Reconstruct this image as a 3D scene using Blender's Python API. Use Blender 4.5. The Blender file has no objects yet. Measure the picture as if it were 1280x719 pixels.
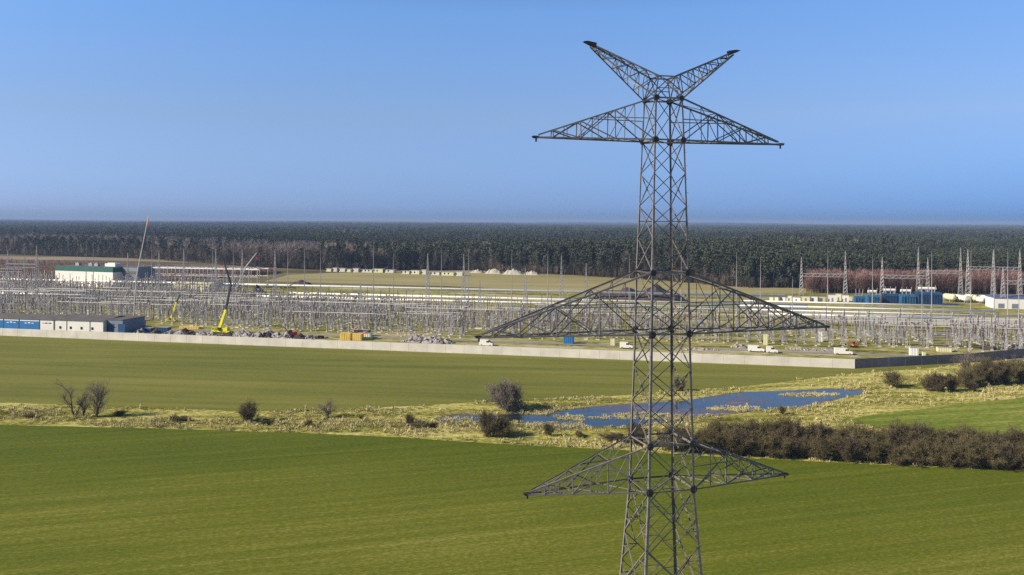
import bpy, math, random
import numpy as np
from mathutils import Vector, Matrix, noise as mnoise

random.seed(7); rng = np.random.default_rng(7)
R = math.radians
scene = bpy.context.scene
COL = scene.collection

# ------------------------------------------------------------------ camera
H, F, PX0, PY0, ROLL = 45.0, 1108.0, 640.0, 277.0, 0.0047
cd = bpy.data.cameras.new('camera'); cam = bpy.data.objects.new('camera', cd); COL.objects.link(cam)
cd.sensor_width = 36.0; cd.lens = 36.0 * F / 1280.0
cd.shift_y = -(359.5 - PY0) / 1280.0
cd.clip_start = 0.5; cd.clip_end = 60000
cam.matrix_world = Matrix.Translation((0, 0, H)) @ Matrix.Rotation(R(90), 4, 'X') @ Matrix.Rotation(ROLL, 4, 'Z')
scene.camera = cam

# ------------------------------------------------------------------ sky and sun
SUN_EL = R(30); SUN_AZ = math.atan2(-0.955, -0.295)      # compass angle from +Y towards +X
world = bpy.data.worlds.new('World'); scene.world = world; world.use_nodes = True
wn = world.node_tree.nodes; wl = world.node_tree.links
wn.clear()
wout = wn.new('ShaderNodeOutputWorld'); wbg = wn.new('ShaderNodeBackground')
sky = wn.new('ShaderNodeTexSky'); sky.sky_type = 'NISHITA'; sky.sun_disc = False
sky.sun_elevation = SUN_EL; sky.sun_rotation = SUN_AZ % (2 * math.pi)
sky.altitude = 0; sky.air_density = 1.0; sky.dust_density = 0.3; sky.ozone_density = 4.0
tc = wn.new('ShaderNodeTexCoord'); sx = wn.new('ShaderNodeSeparateXYZ')
ramp = wn.new('ShaderNodeValToRGB'); mul = wn.new('ShaderNodeMix'); mul.data_type = 'RGBA'; mul.blend_type = 'MULTIPLY'
mul.inputs[0].default_value = 1.0
wl.new(tc.outputs['Generated'], sx.inputs[0]); wl.new(sx.outputs['Z'], ramp.inputs[0])
e = ramp.color_ramp.elements                              # the day's clear, slightly violet haze band low in the sky
e[0].position = 0.0; e[0].color = (0.27, 0.46, 0.98, 1)
e[1].position = 1.0; e[1].color = (0.30, 0.38, 0.50, 1)
for p_, c_ in ((0.014, (0.38, 0.59, 1.30, 1)), (0.06, (0.51, 0.69, 1.18, 1)), (0.115, (0.66, 0.80, 1.13, 1)), (0.23, (0.94, 1.16, 1.43, 1)), (0.34, (0.55, 0.68, 0.85, 1))):
    n_ = e.new(p_); n_.color = c_
wl.new(sky.outputs[0], mul.inputs[6]); wl.new(ramp.outputs[0], mul.inputs[7])
rx = wn.new('ShaderNodeMapRange'); rx.inputs[1].default_value = -.5; rx.inputs[2].default_value = .5; rx.inputs[3].default_value = 0; rx.inputs[4].default_value = 1
wl.new(sx.outputs['X'], rx.inputs[0])                      # brighter, milkier air on the sun's side
def zramp(stops):
    q = wn.new('ShaderNodeValToRGB'); ee = q.color_ramp.elements; ee[0].position, ee[0].color = stops[0][0], (*stops[0][1], 1); ee[1].position, ee[1].color = stops[-1][0], (*stops[-1][1], 1)
    for p_, c_ in stops[1:-1]: w_ = ee.new(p_); w_.color = (*c_, 1)
    wl.new(sx.outputs['Z'], q.inputs[0]); return q.outputs[0]
lr = wn.new('ShaderNodeMix'); lr.data_type = 'RGBA'
wl.new(zramp([(0.0, (1.30, 1.15, 1.10)), (.115, (1.24, 1.05, .95)), (.23, (1.0, .97, .98)), (.4, (1, 1, 1))]), lr.inputs[6])
wl.new(zramp([(0.0, (.47, .66, .81)), (.115, (1.04, .90, .84)), (.23, (.85, .82, .84)), (.4, (.9, .9, .9))]), lr.inputs[7]); wl.new(rx.outputs[0], lr.inputs[0])
m4 = wn.new('ShaderNodeMix'); m4.data_type = 'RGBA'; m4.blend_type = 'MULTIPLY'; m4.inputs[0].default_value = 1; wl.new(mul.outputs[2], m4.inputs[6]); wl.new(lr.outputs[2], m4.inputs[7])
wl.new(m4.outputs[2], wbg.inputs[0]); wbg.inputs[1].default_value = 0.10
wl.new(wbg.outputs[0], wout.inputs[0])

sd = bpy.data.lights.new('sun', 'SUN'); sun = bpy.data.objects.new('sun', sd); COL.objects.link(sun)
sd.energy = 5.0; sd.angle = R(0.5); sd.color = (1.0, 0.90, 0.72)
sdir = Vector((math.sin(SUN_AZ) * math.cos(SUN_EL), math.cos(SUN_AZ) * math.cos(SUN_EL), math.sin(SUN_EL)))
sun.rotation_euler = (-sdir).to_track_quat('-Z', 'Y').to_euler()
sun.location = (0, 0, 300)

vs = scene.view_settings
vs.view_transform = 'Standard'; vs.look = 'None'; vs.exposure = 0.38; vs.gamma = 1.0; vs.use_curve_mapping = False
scene.render.engine = 'CYCLES'
scene.cycles.use_denoising = False
scene.cycles.max_bounces = 5; scene.cycles.diffuse_bounces = 2; scene.cycles.glossy_bounces = 2
scene.cycles.transparent_max_bounces = 6; scene.cycles.volume_bounces = 0

# ------------------------------------------------------------------ helpers
def gp(px, py, z=0.0):
    """ground point seen at a photo pixel (1280 wide)"""
    du, dv = px - PX0, py - PY0
    u = du * math.cos(ROLL) + dv * math.sin(ROLL); v = -du * math.sin(ROLL) + dv * math.cos(ROLL)
    Y = (H - z) * F / v
    return Vector((u / F * Y, Y, z))
def atY(px, Y, z=0.0):
    return Vector(((px - PX0) / F * Y, Y, z))
def zat(px, py, Y):
    """height of what is seen at a pixel and known depth"""
    return H - ((py - PY0) - (px - PX0) * ROLL) * Y / F

class MB:
    def __init__(s): s.v = []; s.f = []; s.m = []
    def add(s, vs_, fs, mi=0):
        o = len(s.v); s.v.extend([tuple(p) for p in vs_]); s.f.extend([tuple(i + o for i in f) for f in fs]); s.m.extend([mi] * len(fs)); return s
    def box(s, c, d, mi=0, rz=0.0, taper=1.0):
        x, y, z = d[0] / 2, d[1] / 2, d[2] / 2; ca, sa = math.cos(rz), math.sin(rz); pts = []
        for sz in (-1, 1):
            k = taper if sz > 0 else 1.0
            for sx_, sy_ in ((-1, -1), (1, -1), (1, 1), (-1, 1)):
                X, Y_ = sx_ * x * k, sy_ * y * k
                pts.append((c[0] + X * ca - Y_ * sa, c[1] + X * sa + Y_ * ca, c[2] + sz * z))
        return s.add(pts, [(0, 3, 2, 1), (4, 5, 6, 7), (0, 1, 5, 4), (1, 2, 6, 5), (2, 3, 7, 6), (3, 0, 4, 7)], mi)
    def tube(s, p0, p1, r0, r1=None, n=6, mi=0, caps=True):
        r1 = r0 if r1 is None else r1
        p0 = Vector(p0); p1 = Vector(p1); d = (p1 - p0)
        if d.length < 1e-6: return s
        d.normalize(); a = d.orthogonal().normalized(); b = d.cross(a); pts = []
        for p, r in ((p0, r0), (p1, r1)):
            for i in range(n):
                t = 2 * math.pi * i / n; pts.append(p + a * (r * math.cos(t)) + b * (r * math.sin(t)))
        fs = [(i, (i + 1) % n, n + (i + 1) % n, n + i) for i in range(n)]
        if caps: fs += [tuple(range(n - 1, -1, -1)), tuple(range(n, 2 * n))]
        return s.add(pts, fs, mi)
    def lathe(s, c, prof, n=8, mi=0):
        pts = []; fs = []
        for r, z in prof:
            for i in range(n):
                t = 2 * math.pi * i / n; pts.append((c[0] + r * math.cos(t), c[1] + r * math.sin(t), c[2] + z))
        for k in range(len(prof) - 1):
            for i in range(n):
                fs.append((k * n + i, k * n + (i + 1) % n, (k + 1) * n + (i + 1) % n, (k + 1) * n + i))
        fs.append(tuple(range(n - 1, -1, -1))); fs.append(tuple(range((len(prof) - 1) * n, len(prof) * n)))
        return s.add(pts, fs, mi)
    def angle(s, p0, p1, w, n, mi=0, t=None, xa=None, ya=None):
        """rolled steel angle section from p0 to p1; n = outward normal of the face it lies on"""
        p0 = Vector(p0); p1 = Vector(p1); d = (p1 - p0)
        if d.length < 1e-5: return s
        d.normalize(); t = t or max(0.016, w * 0.13)
        if xa is None:
            n = Vector(n); n = (n - d * n.dot(d))
            if n.length < 1e-4: n = d.orthogonal()
            n.normalize(); xa = n.cross(d).normalized(); ya = -n
        sec = [(0, 0), (w, 0), (w, t), (t, t), (t, w), (0, w)]
        pts = []
        for p in (p0, p1):
            for a, b in sec: pts.append(p + xa * (a - (w / 2 if abs(xa.dot(d)) < .99 and n is not None else 0)) + ya * b)
        fs = [(i, (i + 1) % 6, 6 + (i + 1) % 6, 6 + i) for i in range(6)] + [(5, 4, 3, 2, 1, 0), (6, 7, 8, 9, 10, 11)]
        return s.add(pts, fs, mi)
    def mesh(s, name, mats, smooth=False):
        me = bpy.data.meshes.new(name); me.from_pydata(s.v, [], s.f)
        for m in (mats if isinstance(mats, (list, tuple)) else [mats]): me.materials.append(m)
        if any(s.m): me.polygons.foreach_set('material_index', s.m)
        if smooth: me.polygons.foreach_set('use_smooth', [True] * len(me.polygons))
        me.update(); return me
    def build(s, name, mats, parent=None, smooth=False, loc=None, rz=0):
        return link(name, s.mesh(name, mats, smooth), parent, loc, rz)

def link(name, me, parent=None, loc=None, rz=0):
    o = bpy.data.objects.new(name, me); COL.objects.link(o)
    if parent is not None: o.parent = parent
    if loc is not None: o.location = loc
    if rz: o.rotation_euler = (0, 0, rz)
    return o
def tag(o, label=None, cat=None, group=None, kind=None):
    if label: o['label'] = label
    if cat: o['category'] = cat
    if group: o['group'] = group
    if kind: o['kind'] = kind
    return o
def empty(name, loc=(0, 0, 0), rz=0.0):
    o = bpy.data.objects.new(name, None); COL.objects.link(o); o.location = loc; o.rotation_euler = (0, 0, rz); o.empty_display_size = 0.5; return o
def copy_tree(o, parent=None):
    c = o.copy(); COL.objects.link(c)
    if parent is not None: c.parent = parent
    for ch in [q for q in KIDS.get(o.name, [])]: copy_tree(ch, c)
    return c
KIDS = {}
def reg(root, *kids):
    KIDS.setdefault(root.name, []).extend(kids); return root

# ------------------------------------------------------------------ materials
def nodes_of(m): return m.node_tree.nodes, m.node_tree.links
def plain(name, col, rough=0.7, metal=0.0, var=0.15, scale=0.6, spec=0.3):
    m = bpy.data.materials.new(name); m.use_nodes = True; n, l = nodes_of(m); b = n['Principled BSDF']
    b.inputs['Roughness'].default_value = rough; b.inputs['Metallic'].default_value = metal
    b.inputs['Specular IOR Level'].default_value = spec
    g = n.new('ShaderNodeNewGeometry'); t = n.new('ShaderNodeTexNoise'); t.inputs['Scale'].default_value = scale; t.inputs['Detail'].default_value = 4
    l.new(g.outputs['Position'], t.inputs['Vector'])
    mp = n.new('ShaderNodeMapRange'); mp.inputs[1].default_value = .3; mp.inputs[2].default_value = .7
    mp.inputs[3].default_value = 1 - var; mp.inputs[4].default_value = 1 + var; l.new(t.outputs[0], mp.inputs[0])
    mx = n.new('ShaderNodeMix'); mx.data_type = 'RGBA'; mx.blend_type = 'MULTIPLY'; mx.inputs[0].default_value = 1
    mx.inputs[6].default_value = (*col, 1); l.new(mp.outputs[0], mx.inputs[7]); l.new(mx.outputs[2], b.inputs['Base Color'])
    return m
def ramp_node(n, stops):
    r = n.new('ShaderNodeValToRGB'); e = r.color_ramp.elements
    e[0].position, e[0].color = stops[0][0], (*stops[0][1], 1); e[1].position, e[1].color = stops[-1][0], (*stops[-1][1], 1)
    for p, c in stops[1:-1]:
        q = e.new(p); q.color = (*c, 1)
    return r
def vec_map(n, l, src, scale, rot=0.0):
    m = n.new('ShaderNodeMapping'); m.inputs['Scale'].default_value = scale; m.inputs['Rotation'].default_value = (0, 0, rot)
    l.new(src, m.inputs['Vector']); return m.outputs[0]
def mixn(n, l, a, b, fac, mode='MIX'):
    mx = n.new('ShaderNodeMix'); mx.data_type = 'RGBA'; mx.blend_type = mode
    for i, v in ((6, a), (7, b), (0, fac)):
        if isinstance(v, bpy.types.NodeSocket): l.new(v, mx.inputs[i])
        elif i == 0: mx.inputs[0].default_value = v
        else: mx.inputs[i].default_value = (*v, 1)
    return mx.outputs[2]
def field_mat(name, stops, rot, stripe=(0.02, 0.9), blotch=0.02, fine=2.5, stripe_amt=0.25, fine_amt=0.5, rough=0.95, bump=0.0, big=None, tram=0):
    """cropland or rough ground: broad patches, drill lines along one direction and a fine grain"""
    m = bpy.data.materials.new(name); m.use_nodes = True; n, l = nodes_of(m); b = n['Principled BSDF']
    b.inputs['Roughness'].default_value = rough; b.inputs['Specular IOR Level'].default_value = 0.08
    g = n.new('ShaderNodeNewGeometry').outputs['Position']
    rg = vec_map(n, l, g, (1, 1, 1), -rot)
    def noise(vec, sc, det=4, ro=.55):
        t = n.new('ShaderNodeTexNoise'); t.inputs['Scale'].default_value = sc; t.inputs['Detail'].default_value = det; t.inputs['Roughness'].default_value = ro
        l.new(vec, t.inputs['Vector']); return t.outputs[0]
    bl = noise(vec_map(n, l, rg, (0.45, 1, 1)), blotch, 6, .6)
    st = noise(vec_map(n, l, rg, (stripe[0], stripe[1], 1)), 1.0, 3, .6)
    fi = noise(vec_map(n, l, rg, (0.5, 1, 1)), fine, 5, .7)
    def math_(op, a, c, clamp=False):
        q = n.new('ShaderNodeMath'); q.operation = op; q.use_clamp = clamp
        for i, v in enumerate((a, c)):
            if isinstance(v, bpy.types.NodeSocket): l.new(v, q.inputs[i])
            else: q.inputs[i].default_value = v
        return q.outputs[0]
    s = math_('ADD', bl, math_('MULTIPLY', math_('SUBTRACT', st, .5), stripe_amt))
    s = math_('ADD', s, math_('MULTIPLY', math_('SUBTRACT', fi, .5), fine_amt), True)
    if big:
        sp = n.new('ShaderNodeSeparateXYZ'); l.new(g, sp.inputs[0]); q = n.new('ShaderNodeMapRange'); q.inputs[1].default_value, q.inputs[2].default_value, q.inputs[3].default_value, q.inputs[4].default_value = big
        l.new(sp.outputs['Y'], q.inputs[0]); s = math_('ADD', s, q.outputs[0], True)
    if tram:                                                   # sprayer tracks: pairs of narrow lines at a fixed spacing
        sp = n.new('ShaderNodeSeparateXYZ'); l.new(rg, sp.inputs[0])
        wob = math_('MULTIPLY', math_('SUBTRACT', noise(vec_map(n, l, rg, (.01, .01, 1)), 1.0, 2), .5), 6.0)
        fr_ = math_('FRACT', math_('DIVIDE', math_('ADD', sp.outputs['Y'], wob), 13.0), 0)
        for c0_ in (.30, .44):
            dd_ = math_('ABSOLUTE', math_('SUBTRACT', fr_, c0_), 0); ln_ = math_('LESS_THAN', dd_, .022)
            s = math_('ADD', s, math_('MULTIPLY', math_('MULTIPLY', ln_, fi), tram), True)
    r = ramp_node(n, stops); l.new(s, r.inputs[0])
    l.new(r.outputs[0], b.inputs['Base Color'])
    if bump:
        bp = n.new('ShaderNodeBump'); bp.inputs['Strength'].default_value = 1.0; bp.inputs['Distance'].default_value = bump
        l.new(fi, bp.inputs['Height']); l.new(bp.outputs[0], b.inputs['Normal'])
    return m

# grid directions of the switchyard
U = Vector((0.9756, -0.2197, 0)); V = Vector((0.2197, 0.9756, 0)); UA = math.atan2(U.y, U.x)
CORNER = gp(1068, 461); CORNER.z = 0
def st(s, t, z=0.0): p = CORNER + U * s + V * t; p.z = z; return p
def to_st(p): d = Vector(p) - CORNER; return d.dot(U), d.dot(V)
def s_at(px, t):
    """s so that a point on row t shows in photo column px (approx.)"""
    k = (px - PX0) / F; p0 = CORNER + V * t
    return (k * p0.y - p0.x) / (U.x - k * U.y)

a_, b_ = gp(160, 603), gp(320, 591); drill = math.atan2(b_.y - a_.y, b_.x - a_.x)
M = {}
M['field'] = field_mat('young_wheat', [(0.10, (0.050, 0.084, 0.004)), (0.40, (0.096, 0.122, 0.010)), (0.62, (0.142, 0.152, 0.015)), (0.90, (0.25, 0.235, 0.05))], drill, (0.008, 0.50), 0.012, 2.6, .60, 1.35, bump=.06, big=(115, 190, .07, -.08), tram=.13)
M['farfield'] = field_mat('far_meadow_crop', [(0.2, (0.095, 0.115, 0.020)), (0.45, (0.160, 0.166, 0.032)), (0.62, (0.210, 0.198, 0.042)), (0.85, (0.27, 0.24, 0.08))], UA * .5, (0.010, 0.16), 0.012, 1.4, .75, .60)
M['greenfield'] = field_mat('green_pasture', [(0.2, (0.08, 0.125, 0.010)), (0.5, (0.16, 0.20, 0.022)), (0.8, (0.34, 0.33, 0.08))], .25, (0.03, 0.35), 0.03, 1.2, .6, 1.1)
M['meadow'] = field_mat('rough_meadow', [(0.2, (0.07, 0.07, 0.012)), (0.40, (0.22, 0.205, 0.035)), (0.56, (0.43, 0.39, 0.09)), (0.78, (0.66, 0.58, 0.25))], .1, (0.05, 0.35), 0.05, 1.4, .8, 1.5, bump=.25)
M['yard'] = field_mat('yard_grass_and_gravel', [(0.25, (0.055, 0.05, 0.02)), (0.40, (0.21, 0.20, 0.04)), (0.52, (0.33, 0.30, 0.075)), (0.66, (0.40, 0.35, 0.20)), (0.85, (0.58, 0.50, 0.38))], UA, (0.015, 0.12), 0.03, .45, .9, 1.5)
M['backland'] = field_mat('heath_ground', [(0.2, (0.06, 0.055, 0.035)), (0.5, (0.16, 0.14, 0.07)), (0.8, (0.28, 0.24, 0.14))], UA, (0.01, 0.05), 0.01, .2, .7, .6)
M['midfield'] = field_mat('pale_pasture', [(0.2, (0.22, 0.20, 0.085)), (0.5, (0.33, 0.285, 0.125)), (0.8, (0.42, 0.36, 0.18))], UA, (0.006, 0.05), 0.008, .2, .6, .3)
M['road'] = field_mat('pale_concrete_road', [(0.2, (0.20, 0.19, 0.18)), (0.5, (0.27, 0.255, 0.24)), (0.8, (0.34, 0.32, 0.29))], UA, (0.02, 0.3), 0.03, .8, .5, .4)
M['sand'] = field_mat('pale_sand', [(0.2, (0.38, 0.34, 0.26)), (0.5, (0.50, 0.46, 0.37)), (0.8, (0.60, 0.56, 0.48))], UA, (0.01, 0.1), 0.02, .4, .5, .4)
M['heathstrip'] = field_mat('tan_grass_strip', [(0.2, (0.20, 0.15, 0.10)), (0.5, (0.30, 0.23, 0.16)), (0.8, (0.38, 0.31, 0.2))], UA, (0.005, 0.1), 0.02, .2, .7, .5)
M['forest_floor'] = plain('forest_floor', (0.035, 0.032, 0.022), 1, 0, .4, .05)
M['mud'] = field_mat('pond_margin_mud', [(0.2, (0.07, 0.05, 0.05)), (0.5, (0.16, 0.11, 0.11)), (0.8, (0.34, 0.28, 0.2))], .1, (0.1, 0.5), 0.08, 1.5, .5, .9)
M['steel'] = plain('tower_steel', (0.225, 0.20, 0.185), .55, .25, .25, 1.5)
M['steel_dark'] = plain('gusset_steel', (0.07, 0.058, 0.06), .6, .3, .2, 2)
M['galv'] = plain('galvanised_steel', (0.36, 0.345, 0.345), .5, .2, .15, .3)
M['pipe'] = plain('white_pipe', (0.80, 0.78, 0.74), .45, 0, .05, .2)
M['insul'] = plain('brown_insulator', (0.11, 0.07, 0.07), .35, 0, .3, .5, .5)
M['insulg'] = plain('grey_insulator', (0.30, 0.29, 0.31), .4, 0, .2, .5)
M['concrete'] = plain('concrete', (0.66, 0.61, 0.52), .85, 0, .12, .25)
M['concrete_shade'] = plain('shade_toned_concrete', (0.22, 0.19, 0.20), .9, 0, .2, .2)  # same wall concrete, with shade of the right-hand runs put into the colour
M['white'] = plain('white_cladding', (0.80, 0.77, 0.70), .6, 0, .05, .2)
M['green'] = plain('green_band', (0.03, 0.12, 0.095), .5, 0, .1, .3)
M['roofdark'] = plain('dark_roof', (0.13, 0.115, 0.105), .8, 0, .15, .3)
M['roofblue'] = plain('blue_grey_roof', (0.10, 0.12, 0.25), .6, 0, .15, .3)
M['blue'] = plain('blue_panel', (0.025, 0.17, 0.44), .5, 0, .1, .4)
M['transformer_blue'] = plain('faded_blue_paint', (0.04, 0.14, 0.27), .5, 0, .25, .6)
M['blue2'] = plain('deep_blue_paint', (0.025, 0.075, 0.17), .45, 0, .2, .4)
M['bluegrey'] = plain('blue_grey_cladding', (0.19, 0.22, 0.27), .7, 0, .1, .3)
M['yellow'] = plain('yellow_paint', (0.75, 0.68, 0.02), .45, 0, .08, .5)
M['ochre'] = plain('ochre_paint', (0.72, 0.50, 0.12), .5, 0, .15, .5)
M['red'] = plain('red_paint', (0.65, 0.08, 0.04), .45, 0, .1, .5)
M['orange'] = plain('orange_paint', (0.72, 0.22, 0.05), .45, 0, .1, .5)
M['black'] = plain('black_steel', (0.035, 0.035, 0.04), .5, .1, .3, .5)
M['glass'] = plain('dark_glass', (0.03, 0.04, 0.05), .12, 0, .1, .5, .6)
M['tyre'] = plain('tyre_rubber', (0.03, 0.03, 0.03), .9)
M['soil'] = plain('dark_soil', (0.075, 0.055, 0.055), 1, 0, .35, .25)
M['rubble'] = plain('grey_rubble', (0.32, 0.29, 0.28), .95, 0, .5, .8)
M['cream'] = plain('cream_cladding', (0.72, 0.68, 0.42), .7, 0, .08, .2)
M['twig3'] = plain('dark_red_brown_twigs', (0.13, 0.10, 0.06), .95, 0, .3, .25)
M['bark'] = plain('bark', (0.085, 0.065, 0.05), .95, 0, .3, 1)
M['twig'] = plain('olive_brown_twigs', (0.155, 0.125, 0.058), .95, 0, .3, .25)
M['twig2'] = plain('grey_brown_twigs', (0.24, 0.20, 0.15), .95, 0, .3, .25)
M['straw'] = plain('dry_straw', (0.60, 0.52, 0.24), .9, 0, .25, .15)
M['straw2'] = plain('olive_straw', (0.34, 0.30, 0.11), .9, 0, .4, .3)
M['sedge'] = plain('green_sedge', (0.26, 0.26, 0.055), .9, 0, .3, .15)
M['needle'] = plain('pine_needles', (0.052, 0.062, 0.042), .95, 0, .5, .03)
M['needle2'] = plain('light_pine_needles', (0.068, 0.080, 0.045), .95, 0, .5, .03)
M['bareg'] = plain('bare_wood_crown', (0.22, 0.175, 0.15), .95, 0, .35, .02)
M['larch'] = plain('reddish_bare_crown', (0.28, 0.165, 0.14), .95, 0, .3, .05)
M['hill'] = plain('far_wooded_hill', (0.05, 0.06, 0.05), 1, 0, .3, .002)
M['brick'] = plain('brick_red', (0.35, 0.12, 0.08), .9)

# water with a film of floating plants in patches
mw = bpy.data.materials.new('pond_water'); mw.use_nodes = True; n, l = nodes_of(mw); b = n['Principled BSDF']
g = n.new('ShaderNodeNewGeometry').outputs['Position']
t1 = n.new('ShaderNodeTexNoise'); t1.inputs['Scale'].default_value = .055; t1.inputs['Detail'].default_value = 8; t1.inputs['Roughness'].default_value = .68
l.new(vec_map(n, l, g, (0.55, 1, 1)), t1.inputs['Vector'])
mr = n.new('ShaderNodeMapRange'); mr.inputs[1].default_value = .50; mr.inputs[2].default_value = .64; l.new(t1.outputs[0], mr.inputs[0])
c_ = mixn(n, l, (0.020, 0.032, 0.036), (0.22, 0.18, 0.23), mr.outputs[0]); l.new(c_, b.inputs['Base Color'])
rr = n.new('ShaderNodeMapRange'); rr.inputs[3].default_value = .06; rr.inputs[4].default_value = .75; l.new(mr.outputs[0], rr.inputs[0]); l.new(rr.outputs[0], b.inputs['Roughness'])
t2 = n.new('ShaderNodeTexNoise'); t2.inputs['Scale'].default_value = 1.4; t2.inputs['Detail'].default_value = 3; l.new(g, t2.inputs['Vector'])
bp = n.new('ShaderNodeBump'); bp.inputs['Strength'].default_value = .5; bp.inputs['Distance'].default_value = .06; l.new(t2.outputs[0], bp.inputs['Height']); l.new(bp.outputs[0], b.inputs['Normal'])
b.inputs['IOR'].default_value = 1.33; M['water'] = mw

# ------------------------------------------------------------------ ground sheets
def sheet(name, pts, z, mat, rough=0.0, step=6.0, label=None):
    """flat polygon; its edge wanders a little when rough > 0"""
    out = []
    N = len(pts)
    for i in range(N):
        a, b_ = Vector(pts[i]), Vector(pts[(i + 1) % N]); a.z = b_.z = 0; L = (b_ - a).length
        k = max(1, min(400, int(L / step))) if rough else 1
        nn = Vector((-(b_ - a).y, (b_ - a).x, 0)).normalized() if L > 0 else Vector((0, 0, 0))
        for j in range(k):
            p = a.lerp(b_, j / k)
            if rough: p += nn * ((mnoise.noise(p * .05) * 1.2 + mnoise.noise(p * .23) * .7) * rough)
            out.append((p.x, p.y, z))
    import mathutils
    tris = mathutils.geometry.tessellate_polygon([[Vector(p) for p in out]])
    m = MB(); fs = []
    for t in tris:
        a, b_, c = (Vector(out[i]) for i in t)
        fs.append(tuple(t) if (b_ - a).cross(c - a).z > 0 else (t[0], t[2], t[1]))
    m.add(out, fs); o = m.build(name, mat); tag(o, label, kind='structure'); return out
def poly(*pix): return [gp(*p) for p in pix]
def inside(px_, py_, ring):
    c = np.zeros(len(px_), bool); n_ = len(ring); j = n_ - 1
    for i in range(n_):
        xi, yi, xj, yj = ring[i][0], ring[i][1], ring[j][0], ring[j][1]
        with np.errstate(divide='ignore', invalid='ignore'):
            c ^= ((yi > py_) != (yj > py_)) & (px_ < (xj - xi) * (py_ - yi) / (yj - yi + 1e-12) + xi)
        j = i
    return c

m_ = MB(); m_.add([(-17000, -3000, 0), (17000, -3000, 0), (17000, 17500, 0), (-17000, 17500, 0)], [(0, 1, 2, 3)]); g0 = m_.build('ground', M['backland']); tag(g0, kind='structure')

NF = [(-500, 531), (-200, 530), (0, 532), (160, 535), (300, 539), (480, 546), (640, 556), (780, 563), (870, 570), (1000, 577), (1140, 583), (1280, 590), (1700, 612)]
ring_nf = sheet('near_field', [Vector((-900, -60, 0))] + poly(*NF) + [Vector((700, -60, 0))], 0.06, M['field'], 0.45)
FFB = [(-500, 494), (-200, 498), (0, 503), (130, 508), (300, 514), (420, 512), (500, 508), (620, 502), (700, 499), (800, 493), (900, 487), (1000, 475), (1070, 467), (1140, 462), (1200, 457)]
wall_line = [st(-900, 0), st(0, 0)]
ring_ff = sheet('far_field', poly(*FFB) + [gp(1180, 452), st(0, -.2), st(-900, -.2)], 0.06, M['farfield'], 0.5)
ring_me = sheet('meadow', [Vector((-900, 120, 0)), Vector((500, 120, 0)), Vector((560, 330, 0)), gp(1300, 442), gp(1180, 450), st(5, -3), Vector((-900, 330, 0))], 0.03, M['meadow'])
ring_rf = sheet('pasture', poly((1050, 527), (1120, 515), (1200, 506), (1280, 497), (1500, 480), (1700, 470), (1750, 545), (1500, 556), (1280, 551), (1180, 545), (1100, 537)), 0.09, M['greenfield'], 0.8)
# pond
PO = [(546, 524), (575, 519), (620, 520), (655, 517), (700, 514), (760, 508), (800, 505), (850, 502), (880, 497), (920, 492), (980, 489), (1050, 487), (1078, 489), (1082, 492), (1050, 499), (1022, 503), (1002, 508), (962, 512), (930, 515), (895, 518), (862, 522), (850, 527), (820, 530), (760, 534), (705, 537), (668, 533), (610, 531), (565, 529)]
sheet('pond_margin', poly(*[(x + (3 if x > 800 else -3) * 2, y + (1.6 if i > 14 else -1.2)) for i, (x, y) in enumerate(PO)]), 0.06, M['mud'], 1.0, 2.5)
ring_po = sheet('pond', poly(*PO), 0.09, M['water'], 1.1, 2.0)
ring_pl = [(x, y, 0) for x, y, z in ring_po]

ring_ya = sheet('yard', [st(-900, 0.4), st(0, 0.4)] + [gp(1140, 458), gp(1290, 446.5), gp(1700, 430), gp(1700, 362), gp(1280, 362), gp(900, 360), gp(700, 362), gp(330, 356), gp(0, 352), gp(-500, 348)], 0.03, M['yard'], 0.0)
sheet('pale_pasture', poly((330, 352), (360, 344), (420, 341), (600, 338), (700, 342), (800, 346), (940, 353), (1000, 358), (990, 364), (880, 372), (740, 366), (560, 358)), 0.06, M['midfield'], 2, 12)
sheet('inner_road', [st(s_at(585, 3), 3.5), st(-1, 3.5), st(-1, 19), st(s_at(585, 13), 13)], 0.09, M['road'])
sheet('access_road', [st(s_at(-60, 34), 30), st(s_at(1300, 34), 30), st(s_at(1300, 34), 34), st(s_at(-60, 34), 34)], 0.09, M['road'])
sheet('sandy_track', [st(s_at(330, 146), 146), st(s_at(740, 146), 146), st(s_at(740, 158), 160), st(s_at(330, 158), 160)], 0.09, M['sand'], .8)
sheet('gravel_pad', [st(s_at(1040, 130), 134), st(s_at(1330, 130), 134), st(s_at(1330, 175), 175), st(s_at(1000, 175), 175)], 0.06, M['sand'], .8)
sheet('gravel_lane', [st(s_at(1165, 96), 92), st(s_at(1228, 96), 92), st(s_at(1228, 106), 106), st(s_at(1165, 106), 106)], 0.09, M['road'])
sheet('heath_strip', poly((-300, 325), (0, 324.5), (170, 326), (330, 333), (330, 330), (170, 322.5), (0, 320), (-300, 320)), 0.06, M['heathstrip'], 3, 15)
sheet('far_clearing', poly((860, 357), (1010, 361), (1300, 364), (1300, 369), (1100, 368), (940, 366)), 0.12, M['midfield'], 2, 12)

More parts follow.
